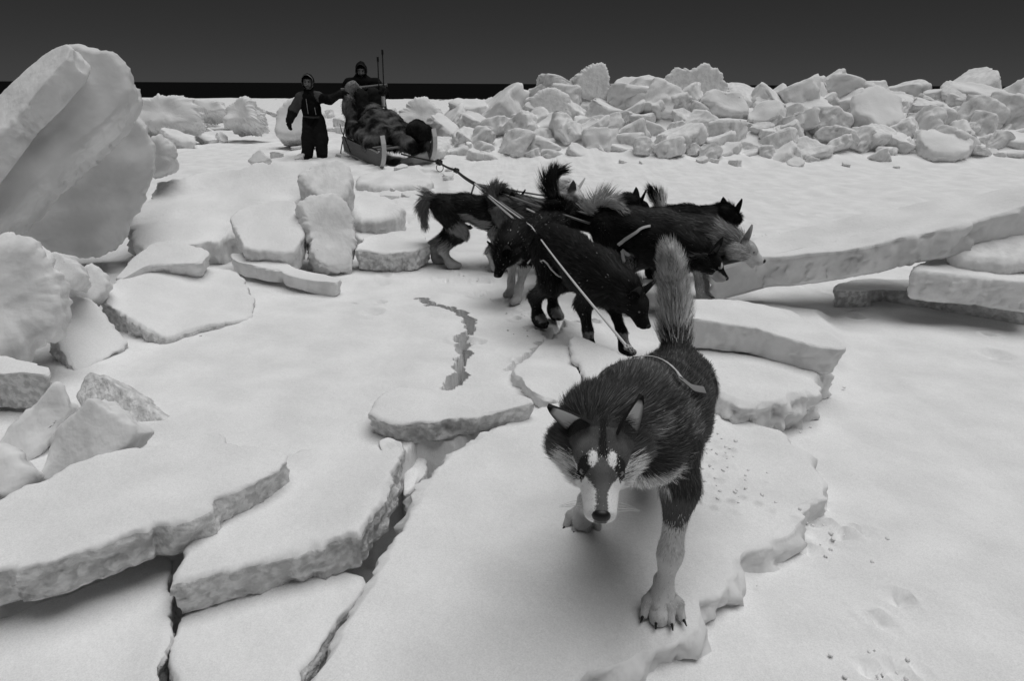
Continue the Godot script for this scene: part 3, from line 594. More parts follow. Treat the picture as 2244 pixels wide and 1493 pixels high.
func net(bones: Array, cell: float, k: float) -> Dictionary:
	var lo := Vector3.ONE * INF
	var hi := -lo
	for b in bones:
		var r: float = maxf(b[1], b[3]) + cell * 3.0
		lo = lo.min((b[0] as Vector3).min(b[2]) - Vector3.ONE * r)
		hi = hi.max((b[0] as Vector3).max(b[2]) + Vector3.ONE * r)
	var nx := int((hi.x - lo.x) / cell) + 2
	var ny := int((hi.y - lo.y) / cell) + 2
	var nz := int((hi.z - lo.z) / cell) + 2
	var f := PackedFloat32Array()
	f.resize(nx * ny * nz)
	f.fill(1.0)
	var own := PackedByteArray()
	own.resize(nx * ny * nz)
	for bi in bones.size():
		var b: Array = bones[bi]
		var a: Vector3 = b[0]
		var c: Vector3 = b[2]
		var ra: float = b[1]
		var rb: float = b[3]
		var e := c - a
		var ee := maxf(e.length_squared(), 1e-9)
		var m := maxf(ra, rb) + k + cell * 2.0
		var s := ((a.min(c) - lo - Vector3.ONE * m) / cell).floor().max(Vector3.ZERO)
		var t := ((a.max(c) - lo + Vector3.ONE * m) / cell).ceil().min(Vector3(nx - 1, ny - 1, nz - 1))
		for iz in range(int(s.z), int(t.z) + 1):
			for iy in range(int(s.y), int(t.y) + 1):
				var i := (iz * ny + iy) * nx + int(s.x)
				for ix in range(int(s.x), int(t.x) + 1):
					var w := lo + Vector3(ix, iy, iz) * cell - a
					var u := clampf(w.dot(e) / ee, 0.0, 1.0)
					var d := (w - e * u).length() - (ra + (rb - ra) * u)
					var o := f[i]
					if d < o: own[i] = bi
					var h := k - absf(o - d)
					f[i] = (minf(o, d) - h * h * 0.25 / k) if h > 0.0 else minf(o, d)
					i += 1
	var vid := PackedInt32Array()
	vid.resize(nx * ny * nz)
	vid.fill(-1)
	var v := PackedVector3Array()
	var n := PackedVector3Array()
	var ow := PackedByteArray()
	var sx := 1
	var sy := nx
	var sz := nx * ny
	var lim := cell * 1.8
	for iz in nz - 1:
		for iy in ny - 1:
			var i := (iz * ny + iy) * nx - 1
			for ix in nx - 1:
				i += 1
				var f0 := f[i]
				if f0 > lim or f0 < -lim: continue
				var f1 := f[i + sx]
				var f2 := f[i + sy]
				var f3 := f[i + sx + sy]
				var f4 := f[i + sz]
				var f5 := f[i + sz + sx]
				var f6 := f[i + sz + sy]
				var f7 := f[i + sz + sx + sy]
				var neg := int(f0 < 0.0) + int(f1 < 0.0) + int(f2 < 0.0) + int(f3 < 0.0) + int(f4 < 0.0) + int(f5 < 0.0) + int(f6 < 0.0) + int(f7 < 0.0)
				if neg == 0 or neg == 8: continue
				var g := Vector3(f1 + f3 + f5 + f7 - f0 - f2 - f4 - f6, f2 + f3 + f6 + f7 - f0 - f1 - f4 - f5, f4 + f5 + f6 + f7 - f0 - f1 - f2 - f3) * (0.25 / cell)
				var mean := (f0 + f1 + f2 + f3 + f4 + f5 + f6 + f7) * 0.125
				var gl := maxf(g.length(), 0.3)
				var p := lo + (Vector3(ix, iy, iz) + Vector3(0.5, 0.5, 0.5)) * cell
				p -= (g / gl * (mean / gl)).limit_length(cell * 0.8)
				vid[i] = v.size()
				v.append(p)
				n.append(g.normalized())
				ow.append(own[i])
	var idx := PackedInt32Array()
	for iz in range(1, nz - 1):
		for iy in range(1, ny - 1):
			var i := (iz * ny + iy) * nx
			for ix in range(1, nx - 1):
				i += 1
				if vid[i] < 0 and vid[i - sx] < 0: continue
				var s0 := f[i] < 0.0
				for ax in 3:
					var st := sx if ax == 0 else (sy if ax == 1 else sz)
					if s0 == (f[i + st] < 0.0): continue
					var a1 := sy if ax == 0 else (sz if ax == 1 else sx)
					var a2 := sz if ax == 0 else (sx if ax == 1 else sy)
					var q0 := vid[i - a1 - a2]
					var q1 := vid[i - a2]
					var q2 := vid[i]
					var q3 := vid[i - a1]
					if q0 < 0 or q1 < 0 or q2 < 0 or q3 < 0: continue
					if s0:
						idx.append_array([q0, q2, q1, q0, q3, q2])
					else:
						idx.append_array([q0, q1, q2, q0, q2, q3])
	return {"v": v, "n": n, "own": ow, "idx": idx}

func join(a: Dictionary, b: Dictionary) -> void:
	# append b's vertices, colours and triangles to a
	var at: int = a.v.size()
	a.v.append_array(b.v)
	a.n.append_array(b.n)
	a.c.append_array(b.c)
	for i in b.idx: a.idx.append(i + at)

func tube(pts: PackedVector3Array, radius: float, sides := 6, radius_end := -1.0) -> Dictionary:
	var v := PackedVector3Array()
	var n := PackedVector3Array()
	var idx := PackedInt32Array()
	var side := Vector3.UP
	for i in pts.size():
		var dir := (pts[mini(i + 1, pts.size() - 1)] - pts[maxi(i - 1, 0)]).normalized()
		if absf(dir.dot(side)) > 0.95: side = Vector3.RIGHT
		var u := dir.cross(side).normalized()
		var w := dir.cross(u)
		side = -w
		var r := radius if radius_end < 0.0 else lerpf(radius, radius_end, float(i) / (pts.size() - 1))
		for j in sides:
			var d := u * cos(TAU * j / sides) + w * sin(TAU * j / sides)
			v.append(pts[i] + d * r)
			n.append(d)
	for i in pts.size() - 1:
		for j in sides:
			var a := i * sides + j
			var b := i * sides + (j + 1) % sides
			idx.append_array([a, b, a + sides, b, b + sides, a + sides])
	for e in [0, pts.size() - 1]:
		var c := v.size()
		v.append(pts[e])
		n.append((pts[e] - pts[1 if e == 0 else e - 1]).normalized())
		for j in sides:
			var a: int = e * sides + j
			var b: int = e * sides + (j + 1) % sides
			idx.append_array([c, b, a] if e == 0 else [c, a, b])
	return {"v": v, "n": n, "idx": idx}

func ribbon(pts: PackedVector3Array, ups: PackedVector3Array, width: float, thick := 0.003) -> Dictionary:
	# a flat strap that follows pts with its face along ups
	var v := PackedVector3Array()
	var idx := PackedInt32Array()
	for i in pts.size():
		var dir := (pts[mini(i + 1, pts.size() - 1)] - pts[maxi(i - 1, 0)]).normalized()
		var s := dir.cross(ups[i]).normalized() * width * 0.5
		var u := ups[i] * thick
		v.append_array([pts[i] - s, pts[i] - s * 0.8 + u, pts[i] + s * 0.8 + u, pts[i] + s])
	for i in pts.size() - 1:
		for j in 4:
			var a := i * 4 + j
			var b := i * 4 + (j + 1) % 4
			idx.append_array([a, a + 4, b, b, a + 4, b + 4])
	var n := normals_of(v, idx)
	if n[1].dot(ups[0]) < 0.0:
		for i in n.size(): n[i] = -n[i]
		for i in range(0, idx.size(), 3):
			var t := idx[i]
			idx[i] = idx[i + 1]
			idx[i + 1] = t
	return {"v": v, "n": n, "idx": idx}

func solid(d: Dictionary) -> ArrayMesh:
	# triangles must run the way the normals point
	var idx: PackedInt32Array = d.idx
	var votes := 0.0
	for i in range(0, idx.size() - 2, maxi(3, int(idx.size() / 900) * 3)):
		votes += (d.v[idx[i + 2]] - d.v[idx[i]]).cross(d.v[idx[i + 1]] - d.v[idx[i]]).normalized().dot(d.n[idx[i]])
	if votes < 0.0:
		for i in range(0, idx.size(), 3):
			var t := idx[i]
			idx[i] = idx[i + 1]
			idx[i + 1] = t
		d.idx = idx
	return arrays(d.v, d.n, d.idx, d.get("c"))

func ball(at: Vector3, r: Vector3, basis := Basis.IDENTITY, rings := 8) -> Dictionary:
	var v := PackedVector3Array()
	var n := PackedVector3Array()
	var idx := PackedInt32Array()
	var sides := rings * 2
	for i in rings + 1:
		for j in sides:
			var d := Vector3(sin(PI * i / rings) * cos(TAU * j / sides), cos(PI * i / rings), sin(PI * i / rings) * sin(TAU * j / sides))
			v.append(at + basis * (d * r))
			n.append((basis * (d / r)).normalized())
	for i in rings:
		for j in sides:
			var a := i * sides + j
			var b := i * sides + (j + 1) % sides
			idx.append_array([a, b, a + sides, b, b + sides, a + sides])
	return {"v": v, "n": n, "idx": idx}

# ---------------------------------------------------------------- coats
func patch(x: float, y: float, cx: float, cy: float, rx: float, ry: float) -> bool:
	return (x - cx) * (x - cx) / (rx * rx) + (y - cy) * (y - cy) / (ry * ry) < 1.0

func coat(kind: String, tag_: int, p: Vector3, n: Vector3, t: float, d: Dictionary) -> float:
	# base colour (linear) of the fur at p; t runs along the bone
	var w := fbm.get_noise_3dv(p * 9.0 + Vector3.ONE * float(d.seed))
	var h: Vector3 = (p - d.head)
	var hf: float = h.dot(d.hf) / d.s
	var hu: float = h.dot(d.hu) / d.s
	var hs: float = absf(h.dot(d.hs)) / d.s
	var v := 0.016
	match kind:
		"lead":
			v = 0.045 + 0.03 * w
			if tag_ == SKULL or tag_ == CHEEK or tag_ == MUZZLE:
				v = 0.10 + 0.06 * w
				if hf < -0.01: v = 0.05 + 0.03 * w
				if hs < 0.010 + 0.006 * w and hf < 0.055 and hu > 0.0: v = 0.02
				if hf > 0.058 and hs > 0.0125 + 0.006 * w and hu < 0.016 - 0.12 * (hf - 0.06): v = 0.8
				if hf > 0.058 and hs <= 0.0125 + 0.006 * w and hu > -0.03: v = 0.12 + 0.06 * w
				if hu < -0.045 + 0.012 * w and hf > 0.0: v = 0.78
				var q := clampf(((hf - 0.08) * -0.055 + (hs - 0.028) * 0.055) / 0.00605, 0.0, 1.0)
				if hu < 0.012 and Vector2(hf - 0.08 + 0.055 * q, hs - 0.028 - 0.055 * q).length() < 0.0125 + 0.003 * w: v = 0.85
				if patch(hf, hs, 0.066, 0.038, 0.015, 0.017) and hu > -0.012: v = 0.035
				if hu > 0.0 and patch(hf, hs, 0.058, 0.0205, 0.0155, 0.0092): v = 0.9
			elif tag_ == NECK:
				v = 0.05 + 0.045 * w
				if hs > 0.085 and hu < 0.0 and hf > -0.12: v = 0.13 + 0.14 * w
				if p.y < d.chest_y - 0.05: v = 0.4
			elif tag_ == TORSO:
				var bar := sin(p.dot(d.fwd) * 55.0 + 5.0 * w)
				v = 0.05 + 0.03 * w + 0.02 * bar
				if n.y < -0.35: v = 0.45
				if absf(p.dot(d.fwd) - d.wither) < 0.07 and n.y > 0.3: v = 0.085 + 0.12 * maxf(w, 0.0)
				if p.dot(d.fwd) > d.wither + 0.02 and p.y < d.chest_y - 0.05: v = 0.6
			elif tag_ == UPPER:
				v = 0.045 + 0.03 * w
				if t > 0.6 and n.dot(d.side) * d.leg_in > 0.2: v = 0.3
			elif tag_ == LOWER:
				v = 0.62 + 0.1 * w
				if t < 0.45 + 0.3 * w: v = 0.1
			elif tag_ == PAW:
				v = 0.6
			elif tag_ == TAIL:
				v = 0.72 + 0.2 * w
				if t < 0.14: v = 0.07
		"black":
			v = 0.016 + 0.009 * w
			if tag_ == PAW: v = 0.3 if w > 0.05 else 0.02
		"black_white_legs":
			v = 0.012 + 0.006 * w
			if tag_ == LOWER or tag_ == PAW: v = 0.5
			if tag_ == TORSO and n.y < -0.6: v = 0.45
		"saddle":
			v = 0.018 + 0.012 * w
			if tag_ == LOWER or tag_ == PAW: v = 0.42
			if tag_ == UPPER and t > 0.55: v = 0.28
			if tag_ == TORSO and n.y < -0.3: v = 0.35
			if tag_ == TAIL: v = 0.13 + 0.08 * w
			if tag_ == CHEEK or tag_ == MUZZLE: v = 0.4 if w > -0.1 else 0.03
			if tag_ == NECK and n.y < 0.1 and w > 0.0: v = 0.25
		"pale_face":
			v = 0.16 + 0.1 * w
			if tag_ == TORSO and w > 0.05: v = 0.03
			if tag_ == SKULL or tag_ == CHEEK or tag_ == MUZZLE or tag_ == NECK: v = 0.7 + 0.1 * w
			if tag_ == TAIL: v = 0.1 + 0.1 * w
			if tag_ == LOWER or tag_ == PAW: v = 0.5
		"dark_pale_tail":
			v = 0.013 + 0.008 * w
			if tag_ == TAIL: v = 0.5 + 0.1 * w
			if tag_ == NECK and n.y < -0.1: v = 0.2
			if tag_ == MUZZLE and hu < -0.01: v = 0.35
			if hf > 0.05 and patch(hf, hs, 0.075, 0.024, 0.014, 0.012): v = 0.5
			if tag_ == LOWER or tag_ == PAW: v = 0.45
			if tag_ == UPPER and t > 0.7: v = 0.3
		"wolf":
			v = 0.10 + 0.09 * w
			if n.y > 0.45 and (tag_ == TORSO or tag_ == NECK): v = 0.05 + 0.06 * w
			if tag_ == NECK: v = 0.22 + 0.16 * w
			if tag_ == SKULL: v = 0.42 + 0.15 * w
			if tag_ == CHEEK: v = 0.52 + 0.15 * w
			if tag_ == MUZZLE: v = 0.58
			if tag_ == LOWER or tag_ == PAW: v = 0.45
		"black_white_tail":
			v = 0.012 + 0.006 * w
			if tag_ == TAIL: v = 0.6 if t < 0.55 + 0.2 * w else 0.015
	return clampf(v, 0.006, 0.9)

const HAIR := [0.042, 0.055, 0.016, 0.007, 0.034, 0.017, 0.01, 0.085, 0.042]

func grow_fur(d: Dictionary, kind: String, bones: Array, body: Dictionary, count: int, width: float, seed_: int) -> Dictionary:
	var r := RandomNumberGenerator.new()
	r.seed = seed_
	var v: PackedVector3Array = body.v
	var n: PackedVector3Array = body.n
	var own: PackedByteArray = body.own
	var idx: PackedInt32Array = body.idx
	var tris := idx.size() / 3
	var area := PackedFloat32Array()
	area.resize(tris)
	var total := 0.0
	for i in tris:
		total += (v[idx[i * 3 + 1]] - v[idx[i * 3]]).cross(v[idx[i * 3 + 2]] - v[idx[i * 3]]).length()
		area[i] = total
	var fv := PackedVector3Array()
	var fn := PackedVector3Array()
	var fc := PackedColorArray()
	var fi := PackedInt32Array()
	fv.resize(count * 5)
	fn.resize(count * 5)
	fc.resize(count * 5)
	fi.resize(count * 9)
	var step := total / count
	var at := 0
	for k in count:
		var target := (k + r.randf()) * step
		while at < tris - 1 and area[at] < target: at += 1
		var i0 := idx[at * 3]
		var u := r.randf()
		var w := r.randf()
		if u + w > 1.0:
			u = 1.0 - u
			w = 1.0 - w
		var p := v[i0] + (v[idx[at * 3 + 1]] - v[i0]) * u + (v[idx[at * 3 + 2]] - v[i0]) * w
		var nn := n[i0]
		var b: Array = bones[own[i0]]
		var tg: int = b[4]
		var a: Vector3 = b[0]
		var e: Vector3 = b[2] - a
		var t := clampf((p - a).dot(e) / maxf(e.length_squared(), 1e-9), 0.0, 1.0)
		var tt := t
		if b.size() > 6: tt = lerpf(b[6], b[7], t)
		var flow: Vector3 = b[5] if b.size() > 5 and b[5] != Vector3.ZERO else e.normalized()
		var ln: float = HAIR[tg] * d.s * d.hair * r.randf_range(0.65, 1.2)
		if tg == SKULL:
			var back: float = clampf((-(p - d.head).dot(d.hf) / d.s - 0.015) / 0.06, 0.0, 1.0)
			ln *= 0.55 + 1.5 * back
			for eye in [-1.0, 1.0]:
				if (p - d.head - (d.hf * 0.069 + d.hs * eye * 0.0365 + d.hu * 0.012) * d.s).length() < 0.016 * d.s: ln *= 0.25
		elif tg == TAIL: ln *= d.fluff * (0.55 + 0.45 * sin(PI * minf(tt + 0.25, 1.0)))
		var lift := 0.34 if tg != TAIL else 0.45
		if tg == MUZZLE or tg == PAW or tg == SKULL: lift = 0.2
		flow = (flow - nn * flow.dot(nn)).normalized() if tg != TAIL else flow
		var dir := (flow * 0.9 + nn * lift + Vector3(r.randf_range(-1, 1), r.randf_range(-1, 1), r.randf_range(-1, 1)) * 0.22).normalized()
		var side := dir.cross(nn).normalized() * width * 0.5 * r.randf_range(0.7, 1.3)
		var mid := p + dir * ln * 0.5 - nn * 0.001
		var tip := p + (dir + (flow - nn * 0.25) * 0.25).normalized() * ln
		var jit := 0.0045 if tg == SKULL or tg == MUZZLE or tg == CHEEK else 0.014
		var c := coat(kind, tg, p + Vector3(r.randfn(), r.randfn(), r.randfn()) * jit * d.s, nn, clampf(tt + r.randfn() * 0.08, 0.0, 1.0), d) * r.randf_range(0.65, 1.3)
		if c < 0.05 and kind != "lead" and r.randf() < 0.14: c *= 2.4
		if kind == "lead":
			if tg == TORSO or tg == UPPER: c *= (2.2 if r.randf() < 0.2 else 0.85)
			if tg == NECK: c *= (2.0 if r.randf() < 0.25 else 0.9)
			if tg == TAIL and r.randf() < 0.12: c *= 0.25
		elif kind == "wolf":
			c *= (1.8 if r.randf() < 0.3 else 0.8)
		if d.snowy > 0.0 and r.randf() < d.snowy and nn.y > -0.3:
			c = 0.7
			tip = p + dir * ln * 0.25
			side *= 1.7
			mid = p + dir * ln * 0.12
		c = minf(c, 0.9)
		var root_c := Color(c, c, c)
		var o := k * 5
		fv[o] = p - side - nn * 0.002
		fv[o + 1] = p + side - nn * 0.002
		fv[o + 2] = mid - side * 0.85
		fv[o + 3] = mid + side * 0.85
		fv[o + 4] = tip
		var sn := (nn + flow * 0.15).normalized()
		for j in 5:
			fn[o + j] = sn
			fc[o + j] = root_c
		var q := k * 9
		var f3 := (fv[o + 2] - fv[o]).cross(fv[o + 1] - fv[o])
		if f3.dot(sn) > 0.0:
			fi[q] = o; fi[q + 1] = o + 1; fi[q + 2] = o + 2
			fi[q + 3] = o + 1; fi[q + 4] = o + 3; fi[q + 5] = o + 2
			fi[q + 6] = o + 2; fi[q + 7] = o + 3; fi[q + 8] = o + 4
		else:
			fi[q] = o; fi[q + 1] = o + 2; fi[q + 2] = o + 1
			fi[q + 3] = o + 1; fi[q + 4] = o + 2; fi[q + 5] = o + 3
			fi[q + 6] = o + 2; fi[q + 7] = o + 4; fi[q + 8] = o + 3
	return {"v": fv, "n": fn, "c": fc, "idx": fi}

func ear(base: Vector3, tip: Vector3, facing: Vector3, width: float, back_tone: float, in_tone: float) -> Dictionary:
	# a cupped pointed ear: an outer shell and a paler inside
	var v := PackedVector3Array()
	var c := PackedColorArray()
	var idx := PackedInt32Array()
	var up := tip - base
	facing = (facing - up.normalized() * facing.dot(up.normalized())).normalized()
	var side := up.cross(facing).normalized()
	var rows := 9
	var cols := 9
	for layer in 2:
		for i in rows:
			var u := float(i) / (rows - 1)
			var w := width * 0.5 * pow(1.0 - pow(u, 1.7), 0.75) + 0.001
			for j in cols:
				var s := float(j) / (cols - 1) * 2.0 - 1.0
				var depth := width * 0.34 * (1.0 - u * 0.75)
				var thick := 0.004 * (1.0 - absf(s) * 0.7) if layer == 0 else 0.0
				v.append(base + up * u + side * s * w - facing * ((1.0 - s * s) * depth - depth * 0.4 + thick))
				var tone := back_tone if layer == 0 else (back_tone if absf(s) > 0.82 or u > 0.86 else in_tone)
				c.append(Color(tone, tone, tone))
	for layer in 2:
		for i in rows - 1:
			for j in cols - 1:
				var a := layer * rows * cols + i * cols + j
				if layer == 0:
					idx.append_array([a, a + cols, a + 1, a + 1, a + cols, a + cols + 1])
				else:
					idx.append_array([a, a + 1, a + cols, a + 1, a + cols + 1, a + cols])
	var n := normals_of(v, idx)
	return {"v": v, "n": n, "c": c, "idx": idx}

# ---------------------------------------------------------------- dogs
func limb(bones: Array, pts: Array, radii: Array, tags: Array) -> void:
	for i in pts.size() - 1:
		bones.append([pts[i], radii[i], pts[i + 1], radii[i + 1], tags[i]])

func make_dog(label: String, kind: String, base: Vector3, J: Dictionary, o := {}) -> Node3D:
	# J: joints relative to base
	var s: float = o.get("s", 1.0)
	var t := thing("sled_dog", base, label, "dog", "dogs of the sled team")
	var F: Vector3 = J.fwd
	var back := -F
	var d := {"head": J.head, "hf": (J.hf as Vector3).normalized(), "s": s, "seed": int(o.get("seed", 1)), "fwd": F, "side": F.cross(Vector3.UP), "wither": (J.withers as Vector3).dot(F), "chest_y": (J.chest as Vector3).y, "leg_in": 1.0, "hair": o.get("hair", 1.0), "fluff": o.get("fluff", 1.0), "snowy": o.get("snowy", 0.004)}
	d.hs = (d.hf as Vector3).cross(J.get("hup", Vector3.UP)).normalized()
	d.hu = (d.hs as Vector3).cross(d.hf).normalized()
	var bones: Array = []
	bones.append([J.pelvis, 0.108 * s, J.loin, 0.108 * s, TORSO, back])
	bones.append([J.loin, 0.108 * s, J.rib, 0.128 * s, TORSO, back])
	bones.append([J.rib, 0.128 * s, J.withers, 0.098 * s, TORSO, back])
	bones.append([J.rib, 0.125 * s, J.chest, 0.108 * s, TORSO, back])
	var nb: Vector3 = (J.withers as Vector3).lerp(J.chest, 0.35)
	bones.append([nb, 0.105 * s, J.head - d.hf * 0.08 * s, 0.08 * s, NECK, (nb - J.head).normalized()])
	for l in J.front:
		limb(bones, l, [0.066 * s, 0.041 * s, 0.023 * s, 0.025 * s, 0.027 * s], [UPPER, LOWER, PAW, PAW])
	for l in J.hind:
		limb(bones, l, [0.09 * s, 0.062 * s, 0.033 * s, 0.029 * s, 0.03 * s, 0.028 * s], [UPPER, UPPER, LOWER, PAW, PAW])
	var tl: Array = J.tail
	for i in tl.size() - 1:
		var q0 := float(i) / (tl.size() - 1)
		var q1 := float(i + 1) / (tl.size() - 1)
		bones.append([tl[i], (0.034 - 0.012 * q0) * s, tl[i + 1], (0.034 - 0.012 * q1) * s, TAIL, Vector3.ZERO, q0, q1])
	var body := net(bones, o.get("cell", 0.014), 0.05 * s)
	# the head on a finer grid
	var H: Vector3 = J.head
	var hb: Array = []
	var f: Vector3 = d.hf
	var u: Vector3 = d.hu
	var sd: Vector3 = d.hs
	var bk := -f
	var open: float = o.get("mouth", 0.0)
	hb.append([H - f * 0.03 * s, 0.072 * s, H + f * 0.03 * s, 0.053 * s, SKULL, bk])
	hb.append([H - f * 0.09 * s - u * 0.015 * s, 0.083 * s, H - f * 0.04 * s - u * 0.005 * s, 0.07 * s, NECK, bk])
	for e in [-1.0, 1.0]:
		hb.append([H + sd * e * 0.06 * s - u * 0.03 * s - f * 0.03 * s, 0.053 * s, H + sd * e * 0.034 * s - u * 0.034 * s + f * 0.035 * s, 0.034 * s, CHEEK, (bk * 0.9 + sd * e * 0.5 - u * 0.35).normalized()])
		hb.append([H + sd * e * 0.034 * s + u * 0.026 * s + f * 0.03 * s, 0.024 * s, H + sd * e * 0.016 * s + u * 0.012 * s + f * 0.07 * s, 0.018 * s, SKULL, bk])
		hb.append([H + sd * e * 0.014 * s - u * 0.028 * s + f * 0.06 * s, 0.03 * s, H + sd * e * 0.014 * s - u * 0.036 * s + f * 0.136 * s, 0.021 * s, MUZZLE, bk])
	hb.append([H + u * 0.0 * s + f * 0.055 * s, 0.03 * s, H - u * 0.018 * s + f * 0.145 * s, 0.019 * s, MUZZLE, bk])
	var jaw := (f - u * (0.18 + open)).normalized()
	hb.append([H - u * 0.05 * s + f * 0.045 * s, 0.027 * s, H - u * 0.05 * s + f * 0.045 * s + jaw * 0.077 * s, 0.015 * s, MUZZLE, bk])
	var head := net(hb, o.get("head_cell", 0.008), 0.022 * s)
	for pr in [[body, bones], [head, hb]]:
		var m: Dictionary = pr[0]
		var bs: Array = pr[1]
		var col := PackedColorArray()
		col.resize(m.v.size())
		for i in m.v.size():
			var b: Array = bs[m.own[i]]
			var e: Vector3 = b[2] - b[0]
			var tt := clampf((m.v[i] - b[0]).dot(e) / maxf(e.length_squared(), 1e-9), 0.0, 1.0)
			if b.size() > 6: tt = lerpf(b[6], b[7], tt)
			var c := coat(kind, b[4], m.v[i], m.n[i], tt, d)
			col[i] = Color(c, c, c)
		m.c = col
	var count: int = o.get("hairs", 9000)
	var wd: float = o.get("hair_width", 0.004)
	var fur := grow_fur(d, kind, bones, body, count, wd, 100 + d.seed)
	join(fur, grow_fur(d, kind, hb, head, int(count * o.get("head_share", 0.22)), wd * 0.8, 200 + d.seed))
	var all := {"v": body.v, "n": body.n, "c": body.c, "idx": body.idx}
	join(all, head)
	var ear_in: float = o.get("ear_in", 0.05)
	var ear_out: float = o.get("ear_out", 0.014)
	for e in [-1.0, 1.0]:
		var eb: Vector3 = H + sd * e * 0.055 * s + u * 0.055 * s - f * 0.025 * s
		var key := "ear_l" if e < 0.0 else "ear_r"
		var ed: Vector3 = o.get(key, (u * 0.95 + sd * e * 0.32 - f * 0.12))
		ed = (sd * ed.x + u * ed.y + f * ed.z) if o.has(key) else ed
		var face: Vector3 = o.get("ear_face", Vector3(0.5, 0.0, 0.9))
		join(all, ear(eb - ed.normalized() * 0.02 * s, eb + ed.normalized() * float(o.get("ear_len", 0.09)) * s, sd * e * face.x + u * face.y + f * face.z, 0.078 * s, ear_out, ear_in))
	part("body", solid(all), mats.fur_skin, t)
	part("fur", solid(fur), mats.fur, t)
	var nose := ball(H + f * 0.157 * s - u * 0.016 * s, Vector3(0.02, 0.0155, 0.014) * s, Basis(sd, u, -f))
	part("nose", solid(nose), mats.nose, t)
	for e in [-1.0, 1.0]:
		var at: Vector3 = H + f * 0.069 * s + sd * e * 0.0365 * s + u * 0.012 * s
		var eye := part("eye", solid(ball(at, Vector3(0.0105, 0.008, 0.009) * s, Basis(sd, u, -f))), mats.eye, t)
		part("pupil", solid(ball(at + (f * 0.0062 + u * 0.002 + sd * e * 0.001) * s, Vector3(0.0048, 0.0048, 0.0035) * s, Basis(sd, u, -f), 6)), mats.pupil, eye)
	t.set_meta("bones", 0)
	t.remove_meta("bones")
	d.bones = bones
	dog_data[t] = d
	return t

var dog_data := {}

func strap(t: Node3D, pts: Array, width: float, mat: Material, called := "harness_strap", lift := 0.012) -> void:
	# a webbing strap laid over the dog's body through pts (relative to its base)
	var d: Dictionary = dog_data[t]
	var cv := Curve3D.new()
	for i in pts.size():
		var tang: Vector3 = ((pts[mini(i + 1, pts.size() - 1)] as Vector3) - pts[maxi(i - 1, 0)]) * 0.17
		cv.add_point(pts[i], -tang, tang)
	var line := PackedVector3Array()
	var ups := PackedVector3Array()
	var count := maxi(8, int(cv.get_baked_length() / 0.02))
	for i in count + 1:
		var p := snap(cv.sample_baked(cv.get_baked_length() * i / count, true), d.bones, 0.05, lift)
		var q := snap(p, d.bones, 0.05, lift + 0.02)
		line.append(p)
		ups.append((q - p).normalized())
	part(called, solid(ribbon(line, ups, width)), mat, t)

func pose(heading_deg: float, s: float, o := {}) -> Dictionary:
	# joints of a standing dog that faces heading_deg (0 = +z, 90 = +x)
	var h := deg_to_rad(heading_deg)
	var F := Vector3(sin(h), 0, cos(h))
	var R := F.cross(Vector3.UP)
	var L := func(x: float, y: float, z: float) -> Vector3: return (F * x + Vector3.UP * y + R * z) * s
	var drop: float = o.get("drop", 0.0)      # the forehand lowered
	var J := {"fwd": F}
	J.pelvis = L.call(-0.27, 0.53, 0)
	J.loin = L.call(-0.08, 0.525 - drop * 0.3, 0)
	J.rib = L.call(0.10, 0.475 - drop * 0.7, 0)
	J.withers = L.call(0.22, 0.535 - drop, 0)
	J.chest = L.call(0.27, 0.43 - drop, 0)
	var hp: Vector3 = o.get("head", Vector3(0.50, 0.68, 0.0))
	J.head = L.call(hp.x, hp.y, hp.z)
	var hd: Vector3 = o.get("look", Vector3(1.0, -0.15, 0.0))
	J.hf = (F * hd.x + Vector3.UP * hd.y + R * hd.z).normalized()
	if o.has("roll"): J.hup = Vector3.UP + R * float(o.roll)
	J.front = []
	J.hind = []
	var fr: Array = o.get("front", [0.0, 0.0])
	var hi: Array = o.get("hind", [0.0, 0.0])
	for k in 2:
		var e := -1.0 if k == 0 else 1.0
		var x: float = fr[k]
		J.front.append([L.call(0.24, 0.44 - drop, e * 0.07), L.call(0.17 + x * 0.35, 0.30 - drop * 0.6, e * 0.085), L.call(0.21 + x * 0.9, 0.115, e * 0.08), L.call(0.225 + x, 0.035, e * 0.08), L.call(0.275 + x, 0.026, e * 0.082)])
		x = hi[k]
		J.hind.append([L.call(-0.26, 0.49, e * 0.07), L.call(-0.17 + x * 0.4, 0.31, e * 0.09), L.call(-0.37 + x * 0.8, 0.17, e * 0.085), L.call(-0.335 + x, 0.055, e * 0.085), L.call(-0.31 + x, 0.032, e * 0.085), L.call(-0.255 + x, 0.026, e * 0.086)])
	J.tail = []
	for q in o.get("tail", [Vector3(-0.36, 0.58, 0), Vector3(-0.44, 0.70, 0), Vector3(-0.42, 0.82, 0), Vector3(-0.33, 0.86, 0.02), Vector3(-0.27, 0.80, 0.04)]):
		J.tail.append(L.call(q.x, q.y, q.z))
	return J

